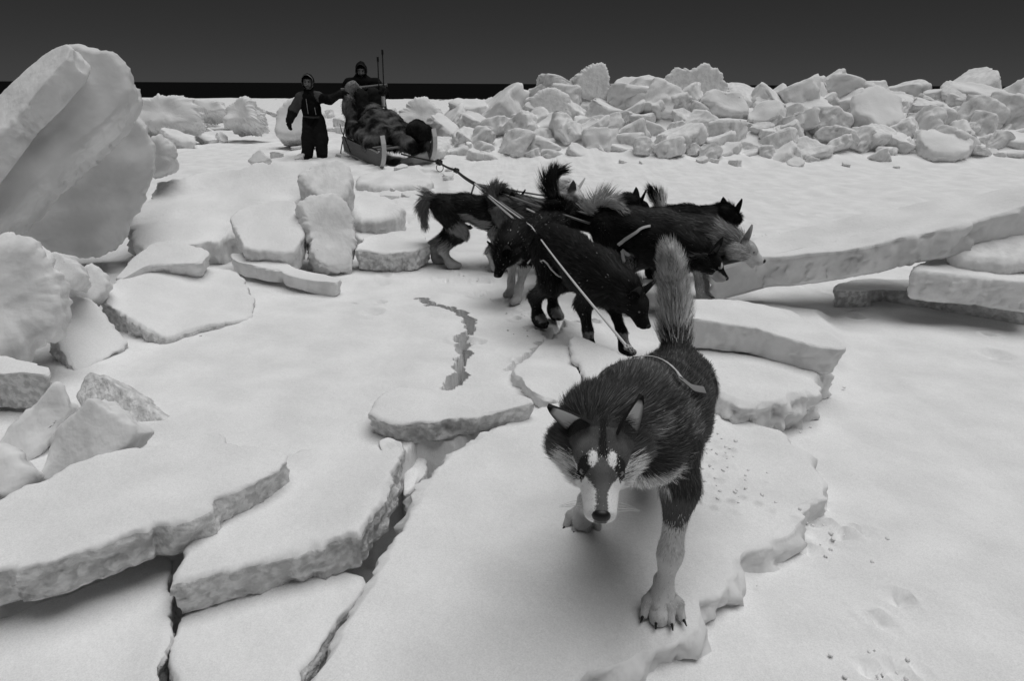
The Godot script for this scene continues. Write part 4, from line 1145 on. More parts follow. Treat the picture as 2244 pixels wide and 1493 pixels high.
func lead_dog() -> void:
	var base := Vector3(0.472, 0.03, -2.03)
	var r := func(p: Vector3) -> Vector3: return p - base
	var J := {}
	J.pelvis = r.call(Vector3(0.514, 0.469, -1.98))
	J.loin = r.call(Vector3(0.468, 0.487, -1.84))
	J.rib = r.call(Vector3(0.399, 0.501, -1.7))
	J.withers = r.call(Vector3(0.311, 0.603, -1.56))
	J.chest = r.call(Vector3(0.321, 0.526, -1.5))
	J.fwd = (Vector3(J.chest.x, 0, J.chest.z) - Vector3(J.pelvis.x, 0, J.pelvis.z)).normalized()
	J.head = r.call(Vector3(0.197, 0.593, -1.335))
	J.hf = Vector3(-0.07, -0.40, 0.91)
	J.hup = Vector3(0.02, 1, 0)
	var paw := Vector3(0.405, 0.06, -1.476) - base
	J.front = [
		[r.call(Vector3(0.416, 0.478, -1.54)), r.call(Vector3(0.435, 0.376, -1.52)), r.call(Vector3(0.413, 0.208, -1.47)), paw, paw + Vector3(-0.015, -0.022, 0.045)],
		[r.call(Vector3(0.269, 0.491, -1.6)), r.call(Vector3(0.266, 0.295, -1.74)), r.call(Vector3(0.239, 0.146, -1.8)), Vector3(0.234, 0.06, -1.856) - base, Vector3(0.221, 0.06, -1.812) - base]]
	J.hind = [
		[r.call(Vector3(0.553, 0.442, -1.97)), r.call(Vector3(0.552, 0.355, -1.93)), r.call(Vector3(0.573, 0.191, -2.16)), Vector3(0.574, 0.09, -2.225) - base, Vector3(0.581, 0.06, -2.26) - base, Vector3(0.557, 0.06, -2.21) - base],
		[r.call(Vector3(0.452, 0.428, -2)), r.call(Vector3(0.446, 0.334, -1.97)), r.call(Vector3(0.464, 0.167, -2.22)), Vector3(0.468, 0.09, -2.292) - base, Vector3(0.471, 0.06, -2.322) - base, Vector3(0.455, 0.06, -2.276) - base]]
	J.tail = [r.call(Vector3(0.527, 0.543, -2.04)), r.call(Vector3(0.525, 0.599, -2.08)), r.call(Vector3(0.518, 0.676, -2.08)), r.call(Vector3(0.503, 0.757, -2.06)), r.call(Vector3(0.485, 0.831, -2.03)), r.call(Vector3(0.465, 0.887, -2))]
	var dog := make_dog("grey and black lead dog with white brow spots, stepping forward with head low", "lead", base, J, {"s": 1.0, "seed": 2, "cell": 0.01, "head_cell": 0.0045, "hairs": 88000, "head_share": 0.4, "hair_width": 0.0015, "hair": 0.8, "fluff": 1.0, "snowy": 0.0015, "ear_l": Vector3(-0.35, 0.75, -0.55), "ear_r": Vector3(0.9, 0.42, -0.25), "ear_face": Vector3(0.7, 0.1, 0.75), "ear_in": 0.6, "ear_out": 0.03, "ear_len": 0.076})
	# the two front paws: four splayed toes each, with dark claws
	for pw in [[paw, Vector3(-0.10, 0, 0.995), 0.88], [J.front[1][3], Vector3(-0.25, 0, 0.97), 0.9]]:
		var p0: Vector3 = pw[0]
		var fd: Vector3 = (pw[1] as Vector3).normalized()
		var rt := fd.cross(Vector3.UP)
		var k: float = pw[2]
		var bn: Array = [[p0 + Vector3(0, 0.05, 0) - fd * 0.01, 0.03 * k, p0 + fd * 0.012, 0.033 * k, PAW]]
		var claws := {"v": PackedVector3Array(), "n": PackedVector3Array(), "c": PackedColorArray(), "idx": PackedInt32Array()}
		for a in [[-0.036, 0.035, -0.42], [-0.0135, 0.06, -0.12], [0.0135, 0.06, 0.12], [0.036, 0.035, 0.42]]:
			var dirt: Vector3 = (fd + rt * a[2]).normalized()
			var k0: Vector3 = p0 + rt * a[0] * 0.75 * k + Vector3(0, 0.006, 0)
			var k1: Vector3 = p0 + rt * a[0] * k + dirt * a[1] * k * 0.65 + Vector3(0, 0.002, 0)
			var k2: Vector3 = k1 + dirt * 0.028 * k + Vector3(0, -0.024, 0)
			bn.append([k0, 0.02 * k, k1, 0.0175 * k, PAW])
			bn.append([k1, 0.0175 * k, k2, 0.013 * k, PAW])
			var cl := tube(PackedVector3Array([k2, k2 + dirt * 0.014, k2 + dirt * 0.026 - Vector3(0, 0.006, 0)]), 0.006, 6, 0.0015)
			var cc := PackedColorArray()
			cc.resize(cl.v.size())
			cc.fill(Color(0.02, 0.02, 0.02))
			cl.c = cc
			join(claws, cl)
		var m := net(bn, 0.0045, 0.008)
		var col := PackedColorArray()
		for i in m.v.size():
			var w := 0.5 + 0.2 * fbm.get_noise_3dv(m.v[i] * 14.0)
			col.append(Color(w, w, w))
		m.c = col
		var fur := grow_fur(dog_data[dog], "lead", bn, m, 2600, 0.0016, 31)
		join(m, fur)
		part("paw", solid(m), mats.fur, dog)
		part("claws", solid(claws), mats.fur, dog)
	var hd: Dictionary = dog_data[dog]
	for e in [-1.0, 1.0]:
		for k in 5:
			var root: Vector3 = hd.head + hd.hf * (0.112 + 0.006 * k) + hd.hs * e * 0.033 - hd.hu * (0.03 + 0.004 * (k % 3))
			var dir: Vector3 = (hd.hs * e + hd.hf * (0.1 - 0.12 * k) - hd.hu * 0.25).normalized()
			part("whisker", solid(tube(PackedVector3Array([root, root + dir * 0.03, root + dir * 0.055 - Vector3(0, 0.006, 0)]), 0.0006, 4, 0.0002)), mats.webbing, dog)
	# harness: pale webbing over the shoulders, knotted to the tow line on the back
	strap(dog, [r.call(Vector3(0.317, 0.685, -1.68)), r.call(Vector3(0.349, 0.689, -1.68)), r.call(Vector3(0.365, 0.673, -1.63)), r.call(Vector3(0.364, 0.651, -1.58)), r.call(Vector3(0.349, 0.618, -1.55))], 0.02, mats.webbing, "harness_strap", 0.02)
	strap(dog, [r.call(Vector3(0.334, 0.618, -1.55)), r.call(Vector3(0.365, 0.611, -1.56)), r.call(Vector3(0.41, 0.588, -1.6)), r.call(Vector3(0.459, 0.573, -1.64))], 0.022, mats.dark_webbing, "harness_strap", 0.018)
	strap(dog, [r.call(Vector3(0.317, 0.685, -1.68)), r.call(Vector3(0.27, 0.669, -1.64)), r.call(Vector3(0.24, 0.644, -1.58)), r.call(Vector3(0.23, 0.617, -1.53))], 0.018, mats.webbing, "harness_strap", 0.008)

func build_dogs() -> void:
	mats.fur = vertex_mat(0.6, 0.25)
	mats.fur_skin = vertex_mat(0.9, 0.1)
	mats.nose = grey(0.012, 0.4, 0.4)
	mats.eye = grey(0.14, 0.1, 0.6)
	mats.pupil = grey(0.005, 0.1, 0.5)
	mats.webbing = grey(0.5, 0.9)
	mats.dark_webbing = grey(0.22, 0.9)
	lead_dog()
	var list := [
		# label, coat, ground point, heading, size, pose, look
		["all black dog with head lowered to the lead dog's tow knot", "black", Vector3(0.359, 0.02, -3.613), 30.0, 0.92, {"drop": 0.05, "head": Vector3(0.44, 0.34, -0.07), "look": Vector3(0.62, -0.72, -0.2), "front": [0.14, 0.02], "hind": [-0.05, 0.03], "tail": [Vector3(-0.36, 0.56, 0), Vector3(-0.45, 0.50, 0), Vector3(-0.47, 0.38, 0)]}, {"seed": 3, "snowy": 0.012, "hairs": 27000, "hair_width": 0.0028, "cell": 0.012, "head_cell": 0.006, "hair": 1.3}],
		["snow flecked black dog with white forelegs, head hanging down", "black_white_legs", Vector3(0.136, 0, -4.505), -42.0, 0.84, {"head": Vector3(0.42, 0.40, -0.06), "look": Vector3(0.62, -0.75, -0.12), "front": [0.05, -0.05], "hind": [0.0, 0.05], "tail": [Vector3(-0.34, 0.58, 0), Vector3(-0.38, 0.64, 0), Vector3(-0.32, 0.69, 0), Vector3(-0.24, 0.69, 0.03), Vector3(-0.18, 0.64, 0.05)]}, {"seed": 4, "snowy": 0.05, "hairs": 22500, "hair_width": 0.003, "fluff": 0.9, "cell": 0.012, "head_cell": 0.006, "hair": 1.3}],
		["dark saddled dog with pale legs and drooping bushy tail", "saddle", Vector3(-0.293, 0, -5.29), 96.0, 0.88, {"head": Vector3(0.34, 0.55, 0.14), "look": Vector3(0.55, -0.55, 0.65), "front": [0.04, -0.02], "hind": [-0.02, 0.10], "tail": [Vector3(-0.33, 0.59, 0), Vector3(-0.40, 0.61, 0), Vector3(-0.45, 0.52, 0), Vector3(-0.44, 0.38, 0)]}, {"seed": 5, "snowy": 0.008, "hairs": 19500, "hair_width": 0.0034, "fluff": 1.2, "cell": 0.013, "hair": 1.35}],
		["pale faced dog with grey upright tail, half hidden in the pack", "pale_face", Vector3(0.16, 0, -5.157), 84.0, 0.88, {"head": Vector3(0.34, 0.66, 0.02), "look": Vector3(0.65, -0.5, 0.45), "tail": [Vector3(-0.32, 0.56, 0), Vector3(-0.36, 0.63, 0), Vector3(-0.33, 0.70, 0), Vector3(-0.27, 0.71, 0)]}, {"seed": 6, "hairs": 16500, "hair_width": 0.0036, "ear_in": 0.5, "ear_out": 0.6, "cell": 0.013, "hair": 1.3}],
		["black dog at the back with tall bushy black tail raised", "black", Vector3(0.59, 0, -4.952), 92.0, 0.88, {"head": Vector3(0.36, 0.60, 0.0), "look": Vector3(0.9, -0.35, -0.3), "tail": [Vector3(-0.32, 0.60, 0), Vector3(-0.36, 0.70, 0), Vector3(-0.37, 0.78, 0), Vector3(-0.34, 0.86, 0), Vector3(-0.28, 0.88, 0)]}, {"seed": 7, "hairs": 18000, "hair_width": 0.0036, "fluff": 1.5, "cell": 0.013, "hair": 1.3}],
		["black harnessed dog with pale curled tail and small brow spots", "dark_pale_tail", Vector3(0.822, 0, -4.201), 54.0, 0.94, {"drop": 0.03, "head": Vector3(0.44, 0.40, -0.03), "look": Vector3(0.75, -0.62, -0.2), "front": [0.0, 0.06], "tail": [Vector3(-0.34, 0.58, 0), Vector3(-0.38, 0.63, 0.0), Vector3(-0.34, 0.68, 0.0), Vector3(-0.26, 0.69, 0.0), Vector3(-0.18, 0.63, 0.0)]}, {"seed": 8, "snowy": 0.01, "hairs": 25500, "hair_width": 0.003, "fluff": 1.35, "cell": 0.012, "head_cell": 0.006, "hair": 1.3}],
		["wolf grey dog with pale face and open mouth looking right", "wolf", Vector3(1.05, 0, -4.447), 80.0, 0.94, {"drop": 0.03, "head": Vector3(0.47, 0.41, 0.1), "look": Vector3(0.86, -0.42, 0.22), "front": [0.05, 0.0], "tail": [Vector3(-0.36, 0.56, 0), Vector3(-0.44, 0.52, 0), Vector3(-0.47, 0.40, 0)]}, {"seed": 9, "hairs": 25500, "hair_width": 0.003, "ear_in": 0.2, "ear_out": 0.3, "mouth": 0.28, "cell": 0.012, "head_cell": 0.0055, "head_share": 0.35, "hair": 1.3}],
		["black dog turned away with pricked ears and black tipped white tail", "black_white_tail", Vector3(1.311, 0, -4.915), 104.0, 0.86, {"head": Vector3(0.32, 0.54, 0.0), "look": Vector3(0.7, -0.3, -0.5), "tail": [Vector3(-0.30, 0.56, 0), Vector3(-0.33, 0.64, 0), Vector3(-0.36, 0.70, 0), Vector3(-0.41, 0.76, 0)]}, {"seed": 10, "hairs": 18000, "hair_width": 0.0036, "fluff": 1.25, "cell": 0.013, "ear_in": 0.015, "hair": 1.3}],
	]
	var dogs: Array = []
	for a in list:
		dogs.append(make_dog(a[0], a[1], a[2], pose(a[3], a[4], a[5]), (a[6] as Dictionary).merged({"s": a[4]})))
	# harness webbing of the dogs that show it
	var hn := func(k: int, pts: Array, width: float) -> void:
		var rel: Array = []
		for p in pts: rel.append((p as Vector3) - (dogs[k] as Node3D).position)
		strap(dogs[k], rel, width, mats.webbing, "harness_strap", 0.022)
	hn.call(0, [Vector3(0.251, 0.418, -3.7), Vector3(0.321, 0.44, -3.7), Vector3(0.383, 0.45, -3.7), Vector3(0.402, 0.417, -3.65)], 0.014)
	hn.call(0, [Vector3(0.265, 0.516, -3.9), Vector3(0.249, 0.479, -3.75), Vector3(0.256, 0.413, -3.7)], 0.010)
	hn.call(1, [Vector3(0.085, 0.275, -4.3), Vector3(0.109, 0.369, -4.35), Vector3(0.146, 0.364, -4.4), Vector3(0.185, 0.321, -4.4)], 0.012)
	hn.call(2, [Vector3(-0.413, 0.499, -5.4), Vector3(-0.4, 0.402, -5.3), Vector3(-0.357, 0.299, -5.25), Vector3(-0.314, 0.342, -5.25), Vector3(-0.274, 0.389, -5.3)], 0.028)
	hn.call(5, [Vector3(0.629, 0.456, -4.4), Vector3(0.652, 0.427, -4.3), Vector3(0.674, 0.391, -4.2), Vector3(0.706, 0.314, -4.1)], 0.026)
	hn.call(5, [Vector3(0.672, 0.434, -4.2), Vector3(0.745, 0.488, -4.15), Vector3(0.839, 0.527, -4.1)], 0.022)

# ---------------------------------------------------------------- the sled, its driver, the child and the tow lines
func figure_mesh(bones: Array, cell: float, k: float, tone: Callable) -> Dictionary:
	var m := net(bones, cell, k)
	var col := PackedColorArray()
	col.resize(m.v.size())
	for i in m.v.size():
		var c: float = tone.call(m.v[i], bones[m.own[i]][4], m.n[i])
		col[i] = Color(c, c, c)
		# folds and creases of thick cloth
		if bones[m.own[i]][4] < 20:
			m.v[i] += m.n[i] * (0.010 * fbm.get_noise_3dv(m.v[i] * Vector3(6, 11, 6)) + 0.006 * grain.get_noise_3dv(m.v[i] * 1.6))
	m.c = col
	var n := normals_of(m.v, m.idx)
	m.n = n
	return m

const JACKET := 10
const SLEEVE := 11
const CUFF := 12
const TROUSER := 13
const BOOT := 14
const HOOD := 15
const GLOVE := 20
const SKIN := 21

func face_and_hood(c: Vector3, look: Vector3, skin: float, beard: float) -> Dictionary:
	# a head looking out of a hood: brow, nose, cheeks, chin and two eye hollows
	var f := look.normalized()
	var sd := f.cross(Vector3.UP).normalized()
	var u := sd.cross(f)
	var b: Array = []
	b.append([c - f * 0.01 + u * 0.03, 0.085, c + u * 0.0, 0.085, SKIN])
	b.append([c + f * 0.015 - u * 0.055, 0.062, c + f * 0.03 - u * 0.085, 0.038, SKIN])
	b.append([c + f * 0.085 + u * 0.01, 0.011, c + f * 0.105 - u * 0.028, 0.016, SKIN])
	for e in [-1.0, 1.0]:
		b.append([c + f * 0.058 + sd * e * 0.035 - u * 0.025, 0.028, c + f * 0.05 + sd * e * 0.045 - u * 0.03, 0.026, SKIN])
		b.append([c + f * 0.078 + sd * e * 0.018 + u * 0.032, 0.012, c + f * 0.066 + sd * e * 0.05 + u * 0.028, 0.012, SKIN])
		b.append([c + sd * e * 0.085 - u * 0.0, 0.012, c + sd * e * 0.085 - u * 0.04, 0.01, SKIN])
	b.append([c - u * 0.10, 0.06, c - u * 0.18, 0.065, SKIN])
	var m := net(b, 0.006, 0.018)
	var col := PackedColorArray()
	for i in m.v.size():
		var p: Vector3 = m.v[i] - c
		var hs := p.dot(sd)
		var hu := p.dot(u)
		var hf := p.dot(f)
		var v := skin + 0.03 * fbm.get_noise_3dv(p * 12.0)
		if hf > 0.03:
			for e in [-1.0, 1.0]:
				if patch(hs, hu, e * 0.034, 0.012, 0.017, 0.008): v = 0.012
				if patch(hs, hu, e * 0.036, 0.032, 0.024, 0.006): v = 0.02
			if patch(hs, hu, 0.0, -0.062, 0.026, 0.006): v = skin * 0.35
			if beard > 0.0 and hu < -0.042 and not patch(hs, hu, 0.0, -0.062, 0.02, 0.005): v = beard
		if hu > 0.058: v = 0.012
		col.append(Color(v, v, v))
	m.c = col
	return m

func hood_shell(c: Vector3, look: Vector3, tone: float, rim: float, peak: float) -> Dictionary:
	# an open hood: a shell round the head with a thick soft rim round the face
	var f := look.normalized()
	var sd := f.cross(Vector3.UP).normalized()
	var u := sd.cross(f)
	var v := PackedVector3Array()
	var col := PackedColorArray()
	var idx := PackedInt32Array()
	var rows := 12
	var cols := 22
	for i in rows:
		var a := float(i) / (rows - 1)
		for j in cols:
			var th := TAU * j / cols
			var up := cos(th)
			var r := 0.125 + 0.012 * fbm.get_noise_2d(th * 2.0, a * 3.0 + c.x)
			var out := sin(PI * clampf(a * 0.93 + 0.07, 0.0, 1.0))
			var rad := r * (pow(maxf(out, 0.0), 0.5) if a < 0.6 else lerpf(1.0, 0.86, (a - 0.6) / 0.4))
			var p := c - f * (0.12 - 0.20 * a) + sd * sin(th) * rad * 0.92 + u * (up * rad * (1.15 + (peak if up > 0.3 else 0.0) * (1.0 - a)) + 0.01)
			v.append(p)
			var t := rim if a > 0.82 else tone
			t *= 1.0 + 0.4 * grain.get_noise_3dv(p * 2.0)
			col.append(Color(t, t, t))
	for i in rows - 1:
		for j in cols:
			var a := i * cols + j
			var b := i * cols + (j + 1) % cols
			idx.append_array([a, a + cols, b, b, a + cols, b + cols])
	var n := normals_of(v, idx)
	if n[cols * 6].dot(v[cols * 6] - c) < 0.0:
		for i in n.size(): n[i] = -n[i]
		for i in range(0, idx.size(), 3):
			var t := idx[i]
			idx[i] = idx[i + 1]
			idx[i + 1] = t
	return {"v": v, "n": n, "c": col, "idx": idx}

func mitten(wrist: Vector3, dir: Vector3, palm: Vector3, thumb_side: float) -> Array:
	# palm, four bent fingers of unequal length and a thumb
	var f := dir.normalized()
	var sd := f.cross(palm).normalized()
	var b: Array = [[wrist, 0.038, wrist + f * 0.075, 0.042, GLOVE]]
	var lens := [0.05, 0.06, 0.064, 0.055]
	for k in 4:
		var r0 := wrist + f * 0.09 + sd * (k - 1.5) * 0.021
		var r1: Vector3 = r0 + (f + palm * 0.25).normalized() * lens[k] * 0.6
		b.append([r0, 0.0135, r1, 0.0125, GLOVE])
		b.append([r1, 0.0125, r1 + (f + palm * 0.9).normalized() * lens[k] * 0.55, 0.011, GLOVE])
	var t0 := wrist + f * 0.03 + sd * thumb_side * 0.035
	var t1 := t0 + (f * 0.6 + sd * thumb_side * 0.8 + palm * 0.3).normalized() * 0.045
	b.append([t0, 0.017, t1, 0.0145, GLOVE])
	b.append([t1, 0.0145, t1 + (f + palm * 0.4).normalized() * 0.032, 0.012, GLOVE])
	return b

func person(label: String, base: Vector3, bones: Array, tone: Callable, hands: Array, head: Vector3, look: Vector3, skin: float, beard: float, hood: Array) -> Node3D:
	var t := thing("person", base, label, "person", "sled party")
	var body := figure_mesh(bones, 0.018, 0.05, tone)
	for h in hands:
		join(body, figure_mesh(h, 0.006, 0.008, func(_p, _t, _n): return 0.012))
	join(body, face_and_hood(head, look, skin, beard))
	part("body", solid(body), mats.cloth, t)
	part("hood", solid(hood_shell(head, look, hood[0], hood[1], hood[2])), mats.cloth, t)
	return t

func pelt_heap(called: String, bones: Array, t: Node3D, base_tone: float, spread: float, seed_: int, hairs: int, cell := 0.025) -> void:
	var m := net(bones, cell, 0.09)
	var col := PackedColorArray()
	col.resize(m.v.size())
	for i in m.v.size():
		var w := fbm.get_noise_3dv(m.v[i] * 3.2 + Vector3.ONE * seed_)
		m.v[i] += m.n[i] * 0.035 * fbm.get_noise_3dv(m.v[i] * 5.0)
		var c := clampf(base_tone + spread * w, 0.01, 0.5)
		col[i] = Color(c, c, c)
	m.c = col
	m.n = normals_of(m.v, m.idx)
	var r := RandomNumberGenerator.new()
	r.seed = seed_
	var fur := {"v": PackedVector3Array(), "n": PackedVector3Array(), "c": PackedColorArray(), "idx": PackedInt32Array()}
	for k in hairs:
		var i := r.randi() % int(m.v.size())
		var nn: Vector3 = m.n[i]
		var p: Vector3 = m.v[i] + Vector3(r.randf_range(-1, 1), r.randf_range(-1, 1), r.randf_range(-1, 1)) * cell * 0.5
		var flow := Vector3(fbm.get_noise_3dv(p * 1.5), -0.6, fbm.get_noise_3dv(p * 1.5 + Vector3.ONE * 5.0)).normalized()
		var dir := (flow + nn * 0.6 + Vector3(r.randf_range(-1, 1), r.randf_range(-1, 1), r.randf_range(-1, 1)) * 0.3).normalized()
		var sd := dir.cross(nn).normalized() * 0.005
		var c: Color = m.c[i] * r.randf_range(0.6, 1.5)
		var o: int = fur.v.size()
		fur.v.append_array([p - sd, p + sd, p + dir * r.randf_range(0.04, 0.09)])
		fur.n.append_array([nn, nn, nn])
		fur.c.append_array([c, c, c])
		fur.idx.append_array([o, o + 1, o + 2] if (fur.v[o + 2] - fur.v[o]).cross(fur.v[o + 1] - fur.v[o]).dot(nn) > 0.0 else [o, o + 2, o + 1])
	var pt := part(called, solid(m), mats.fur_skin, t)
	part("fur", solid(fur), mats.fur, pt)

func plank(pts: PackedVector3Array, up: Vector3, side: Vector3, height: float, thick: float, end_height := -1.0, taper_from := 0.0) -> Dictionary:
	# a board of rectangular section that follows pts (bottom line)
	var v := PackedVector3Array()
	var idx := PackedInt32Array()
	var turn := 1.0
	for i in pts.size():
		var dir := (pts[mini(i + 1, pts.size() - 1)] - pts[maxi(i - 1, 0)]).normalized()
		var uu := side.cross(dir).normalized()
		if i == 0 and uu.dot(up) < 0.0: turn = -1.0
		uu *= turn
		var hh := height
		if end_height > 0.0: hh = lerpf(height, end_height, clampf((float(i) / (pts.size() - 1) - taper_from) / (1.0 - taper_from), 0.0, 1.0))
		var s := side * thick * 0.5
		v.append_array([pts[i] - s, pts[i] + s, pts[i] + s + uu * hh, pts[i] - s + uu * hh])
	for i in pts.size() - 1:
		for j in 4:
			var a := i * 4 + j
			var b := i * 4 + (j + 1) % 4
			idx.append_array([a, b, a + 4, b, b + 4, a + 4])
	var e := v.size() - 4
	idx.append_array([0, 2, 1, 0, 3, 2, e, e + 1, e + 2, e, e + 2, e + 3])
	# flat faces
	var fv := PackedVector3Array()
	var fi := PackedInt32Array()
	for i in idx: fv.append(v[i])
	for i in fv.size(): fi.append(i)
	var n := normals_of(fv, fi)
	var c := Vector3.ZERO
	for p in fv: c += p
	c /= fv.size()
	var votes := 0.0
	for i in fv.size(): votes += n[i].dot(fv[i] - c)
	if votes < 0.0:
		for i in n.size(): n[i] = -n[i]
		for i in range(0, fi.size(), 3):
			var q := fi[i]
			fi[i] = fi[i + 1]
			fi[i + 1] = q
	return {"v": fv, "n": n, "idx": fi}

func bar(a: Vector3, b: Vector3, r: float, sides := 8) -> ArrayMesh:
	return solid(tube(PackedVector3Array([a, a.lerp(b, 0.5), b]), r, sides))

func build_sled() -> void:
	mats.fur = vertex_mat(0.6, 0.25)
	mats.fur_skin = vertex_mat(0.9, 0.1)
	mats.cloth = vertex_mat(0.9, 0.15)
	mats.wood = surface(noise_tex(0.02, 0.09, 0.2, 41, 5), 3.0, bump_tex(0.05, 17, 4.0), 0.3, 0.7, 0.3)
	mats.dark = grey(0.015, 0.7)
	mats.pole = grey(0.03, 0.6)
	mats.shoe = grey(0.5, 0.5)
	mats.rope = grey(0.03, 0.9)
	mats.white_rope = grey(0.6, 0.9)
	mats.cord = grey(0.2, 0.9)
	mats.bag = surface(noise_tex(0.03, 0.015, 0.05, 43, 4), 3.0, bump_tex(0.04, 19, 6.0), 0.5, 0.8, 0.3)
	# sled: forward along f, right along s, a little rolled on the hummocks
	var f := Vector3(0.45, -0.045, 0.893).normalized()
	var s := Vector3(0.893, 0.10, -0.45).normalized()
	var o := Vector3(-1.80, 0.03, -12.0)
	var t := thing("dog_sled", o, "wooden dog sled with upturned runners and a tall rear frame", "sled")
	var L := func(x: float, y: float, z: float) -> Vector3: return f * x + Vector3.UP * y + s * z
	for e in [-1.0, 1.0]:
		var line := PackedVector3Array()
		for i in 9: line.append(L.call(-2.5 + 2.3 * i / 8.0, 0.0, e * 0.45))
		for i in range(1, 9):
			var a := 1.72 * i / 8.0
			line.append(L.call(-0.2 + 0.38 * sin(a), 0.38 * (1.0 - cos(a)), e * 0.45))
		line.append(L.call(0.12, 0.56, e * 0.45))
		var rn := part("runner", solid(plank(line, Vector3.UP, s, 0.27, 0.05, 0.06, 0.55)), mats.wood, t)
		var shoe := PackedVector3Array()
		for p in line: shoe.append(p)
		part("runner_shoe", solid(plank(shoe, -Vector3.UP, s, 0.015, 0.075)), mats.shoe, rn)
		part("stanchion", bar(L.call(-2.3, 0.15, e * 0.42), L.call(-2.42, 1.15, e * 0.36), 0.028), mats.wood, t)
	for i in 9:
		var x := -2.4 + 0.27 * i
		var a := PackedVector3Array([L.call(x, 0.275, -0.44), L.call(x, 0.275, 0.0), L.call(x, 0.275, 0.44)])
		part("slat", solid(plank(a, Vector3.UP, f, 0.025, 0.1)), mats.wood, t)
	part("handle_bar", bar(L.call(-2.42, 1.13, -0.46), L.call(-2.42, 1.13, 0.46), 0.032), mats.wood, t)
	part("cross_bar", bar(L.call(-2.36, 0.75, -0.4), L.call(-2.36, 0.75, 0.4), 0.024), mats.wood, t)
	# load
	var pel := thing("fur_pelts", o, "heap of mottled fur pelts covering the sled", "fur pelts")
	var bn: Array = []
	for q in [[-2.1, 0.62, 0.0, 0.26, -1.5, 0.52, 0.02, 0.27], [-1.5, 0.5, -0.12, 0.28, -0.75, 0.38, -0.14, 0.2], [-1.5, 0.5, 0.16, 0.27, -0.7, 0.36, 0.2, 0.18], [-0.8, 0.36, 0.0, 0.2, -0.15, 0.3, 0.1, 0.13], [-1.9, 0.45, -0.36, 0.16, -0.7, 0.3, -0.4, 0.12], [-1.9, 0.45, 0.34, 0.18, -0.5, 0.3, 0.36, 0.12], [-2.2, 0.85, -0.34, 0.1, -2.0, 0.4, -0.4, 0.14], [-0.5, 0.26, 0.3, 0.1, 0.0, 0.28, 0.36, 0.08]]:
		bn.append([L.call(q[0], q[1], q[2]), q[3], L.call(q[4], q[5], q[6]), q[7], TORSO])
	pelt_heap("pelts", bn, pel, 0.05, 0.16, 5, 6000)
	var bag := thing("round_bag", o, "round dark bag tied at the front of the load", "bag")
	pelt_heap("bag_body", [[L.call(-0.32, 0.5, 0.30), 0.19, L.call(-0.16, 0.46, 0.40), 0.16, TORSO]], bag, 0.018, 0.02, 6, 500, 0.02)
	var roll := thing("fur_roll", o, "pale fur wrapped round the left post of the sled frame", "fur")
	pelt_heap("roll_body", [[L.call(-2.36, 1.16, -0.3), 0.09, L.call(-2.3, 0.75, -0.40), 0.1, TORSO], [L.call(-2.36, 1.2, -0.22), 0.08, L.call(-2.38, 1.1, -0.12), 0.07, TORSO]], roll, 0.2, 0.22, 7, 900, 0.02)
	var sack := thing("canvas_sack", o, "dark canvas sack hung between the posts of the sled frame", "sack")
	var st := SurfaceTool.new()
	var bx := figure_mesh([[L.call(-2.3, 1.0, -0.12), 0.13, L.call(-2.26, 0.72, -0.12), 0.15, JACKET], [L.call(-2.3, 1.0, 0.14), 0.13, L.call(-2.26, 0.72, 0.14), 0.15, JACKET]], 0.02, 0.06, func(p, _t, _n): return 0.02 + 0.01 * fbm.get_noise_3dv(p * 6.0))
	part("sack_body", solid(bx), mats.cloth, sack)
	var flask := thing("steel_flask", o + L.call(-2.12, 0.78, 0.27), "small shiny flask strapped beside the canvas sack", "flask")
	part("flask_body", bar(Vector3.ZERO, Vector3(0, 0.18, 0), 0.035, 10), grey(0.6, 0.25, 0.6), flask)
	part("cap", bar(Vector3(0, 0.18, 0), Vector3(0, 0.22, 0), 0.022, 8), mats.dark, flask)
	for q in [[0.36, 1.72, "taller"], [0.26, 1.6, "shorter"]]:
		var pole := thing("hunting_pole", o + L.call(-2.35, 0.8, q[0]), "%s of two thin dark poles upright on the sled frame" % q[2], "pole", "poles on the sled frame")
		part("shaft", bar(Vector3.ZERO, Vector3(0.02, q[1] - 0.8, 0), 0.013, 6), mats.pole, pole)
		part("grip", bar(Vector3(0.02, q[1] - 0.83, 0), Vector3(0.02, q[1] - 0.74, 0), 0.022, 6), mats.dark, pole)
	var a0 := Vector3(-3.502, 0, -14.291)
	var stick := thing("ice_pole", a0, "thin dark pole leaning on the sled frame, planted in the snow", "pole")
	part("shaft", bar(Vector3(0, -0.05, 0), Vector3(-3.13, 0.944, -13.75) - a0, 0.012, 6), mats.pole, stick)
	var w0 := Vector3(-3.034, 0.154, -13.2)
	var whip := thing("whip", w0, "bent thin whip stock rising from the back of the sled", "whip")
	part("stock", solid(tube(PackedVector3Array([Vector3(0, -0.02, 0), Vector3(-3.122, 0.371, -13.25) - w0, Vector3(-3.191, 0.506, -13.3) - w0, Vector3(-3.213, 0.644, -13.3) - w0]), 0.011, 6, 0.006)), mats.pole, whip)
	# the child
	var ca := Vector3(-3.784, 0, -13.46)
	var P := func(p: Vector3) -> Vector3: return p - ca
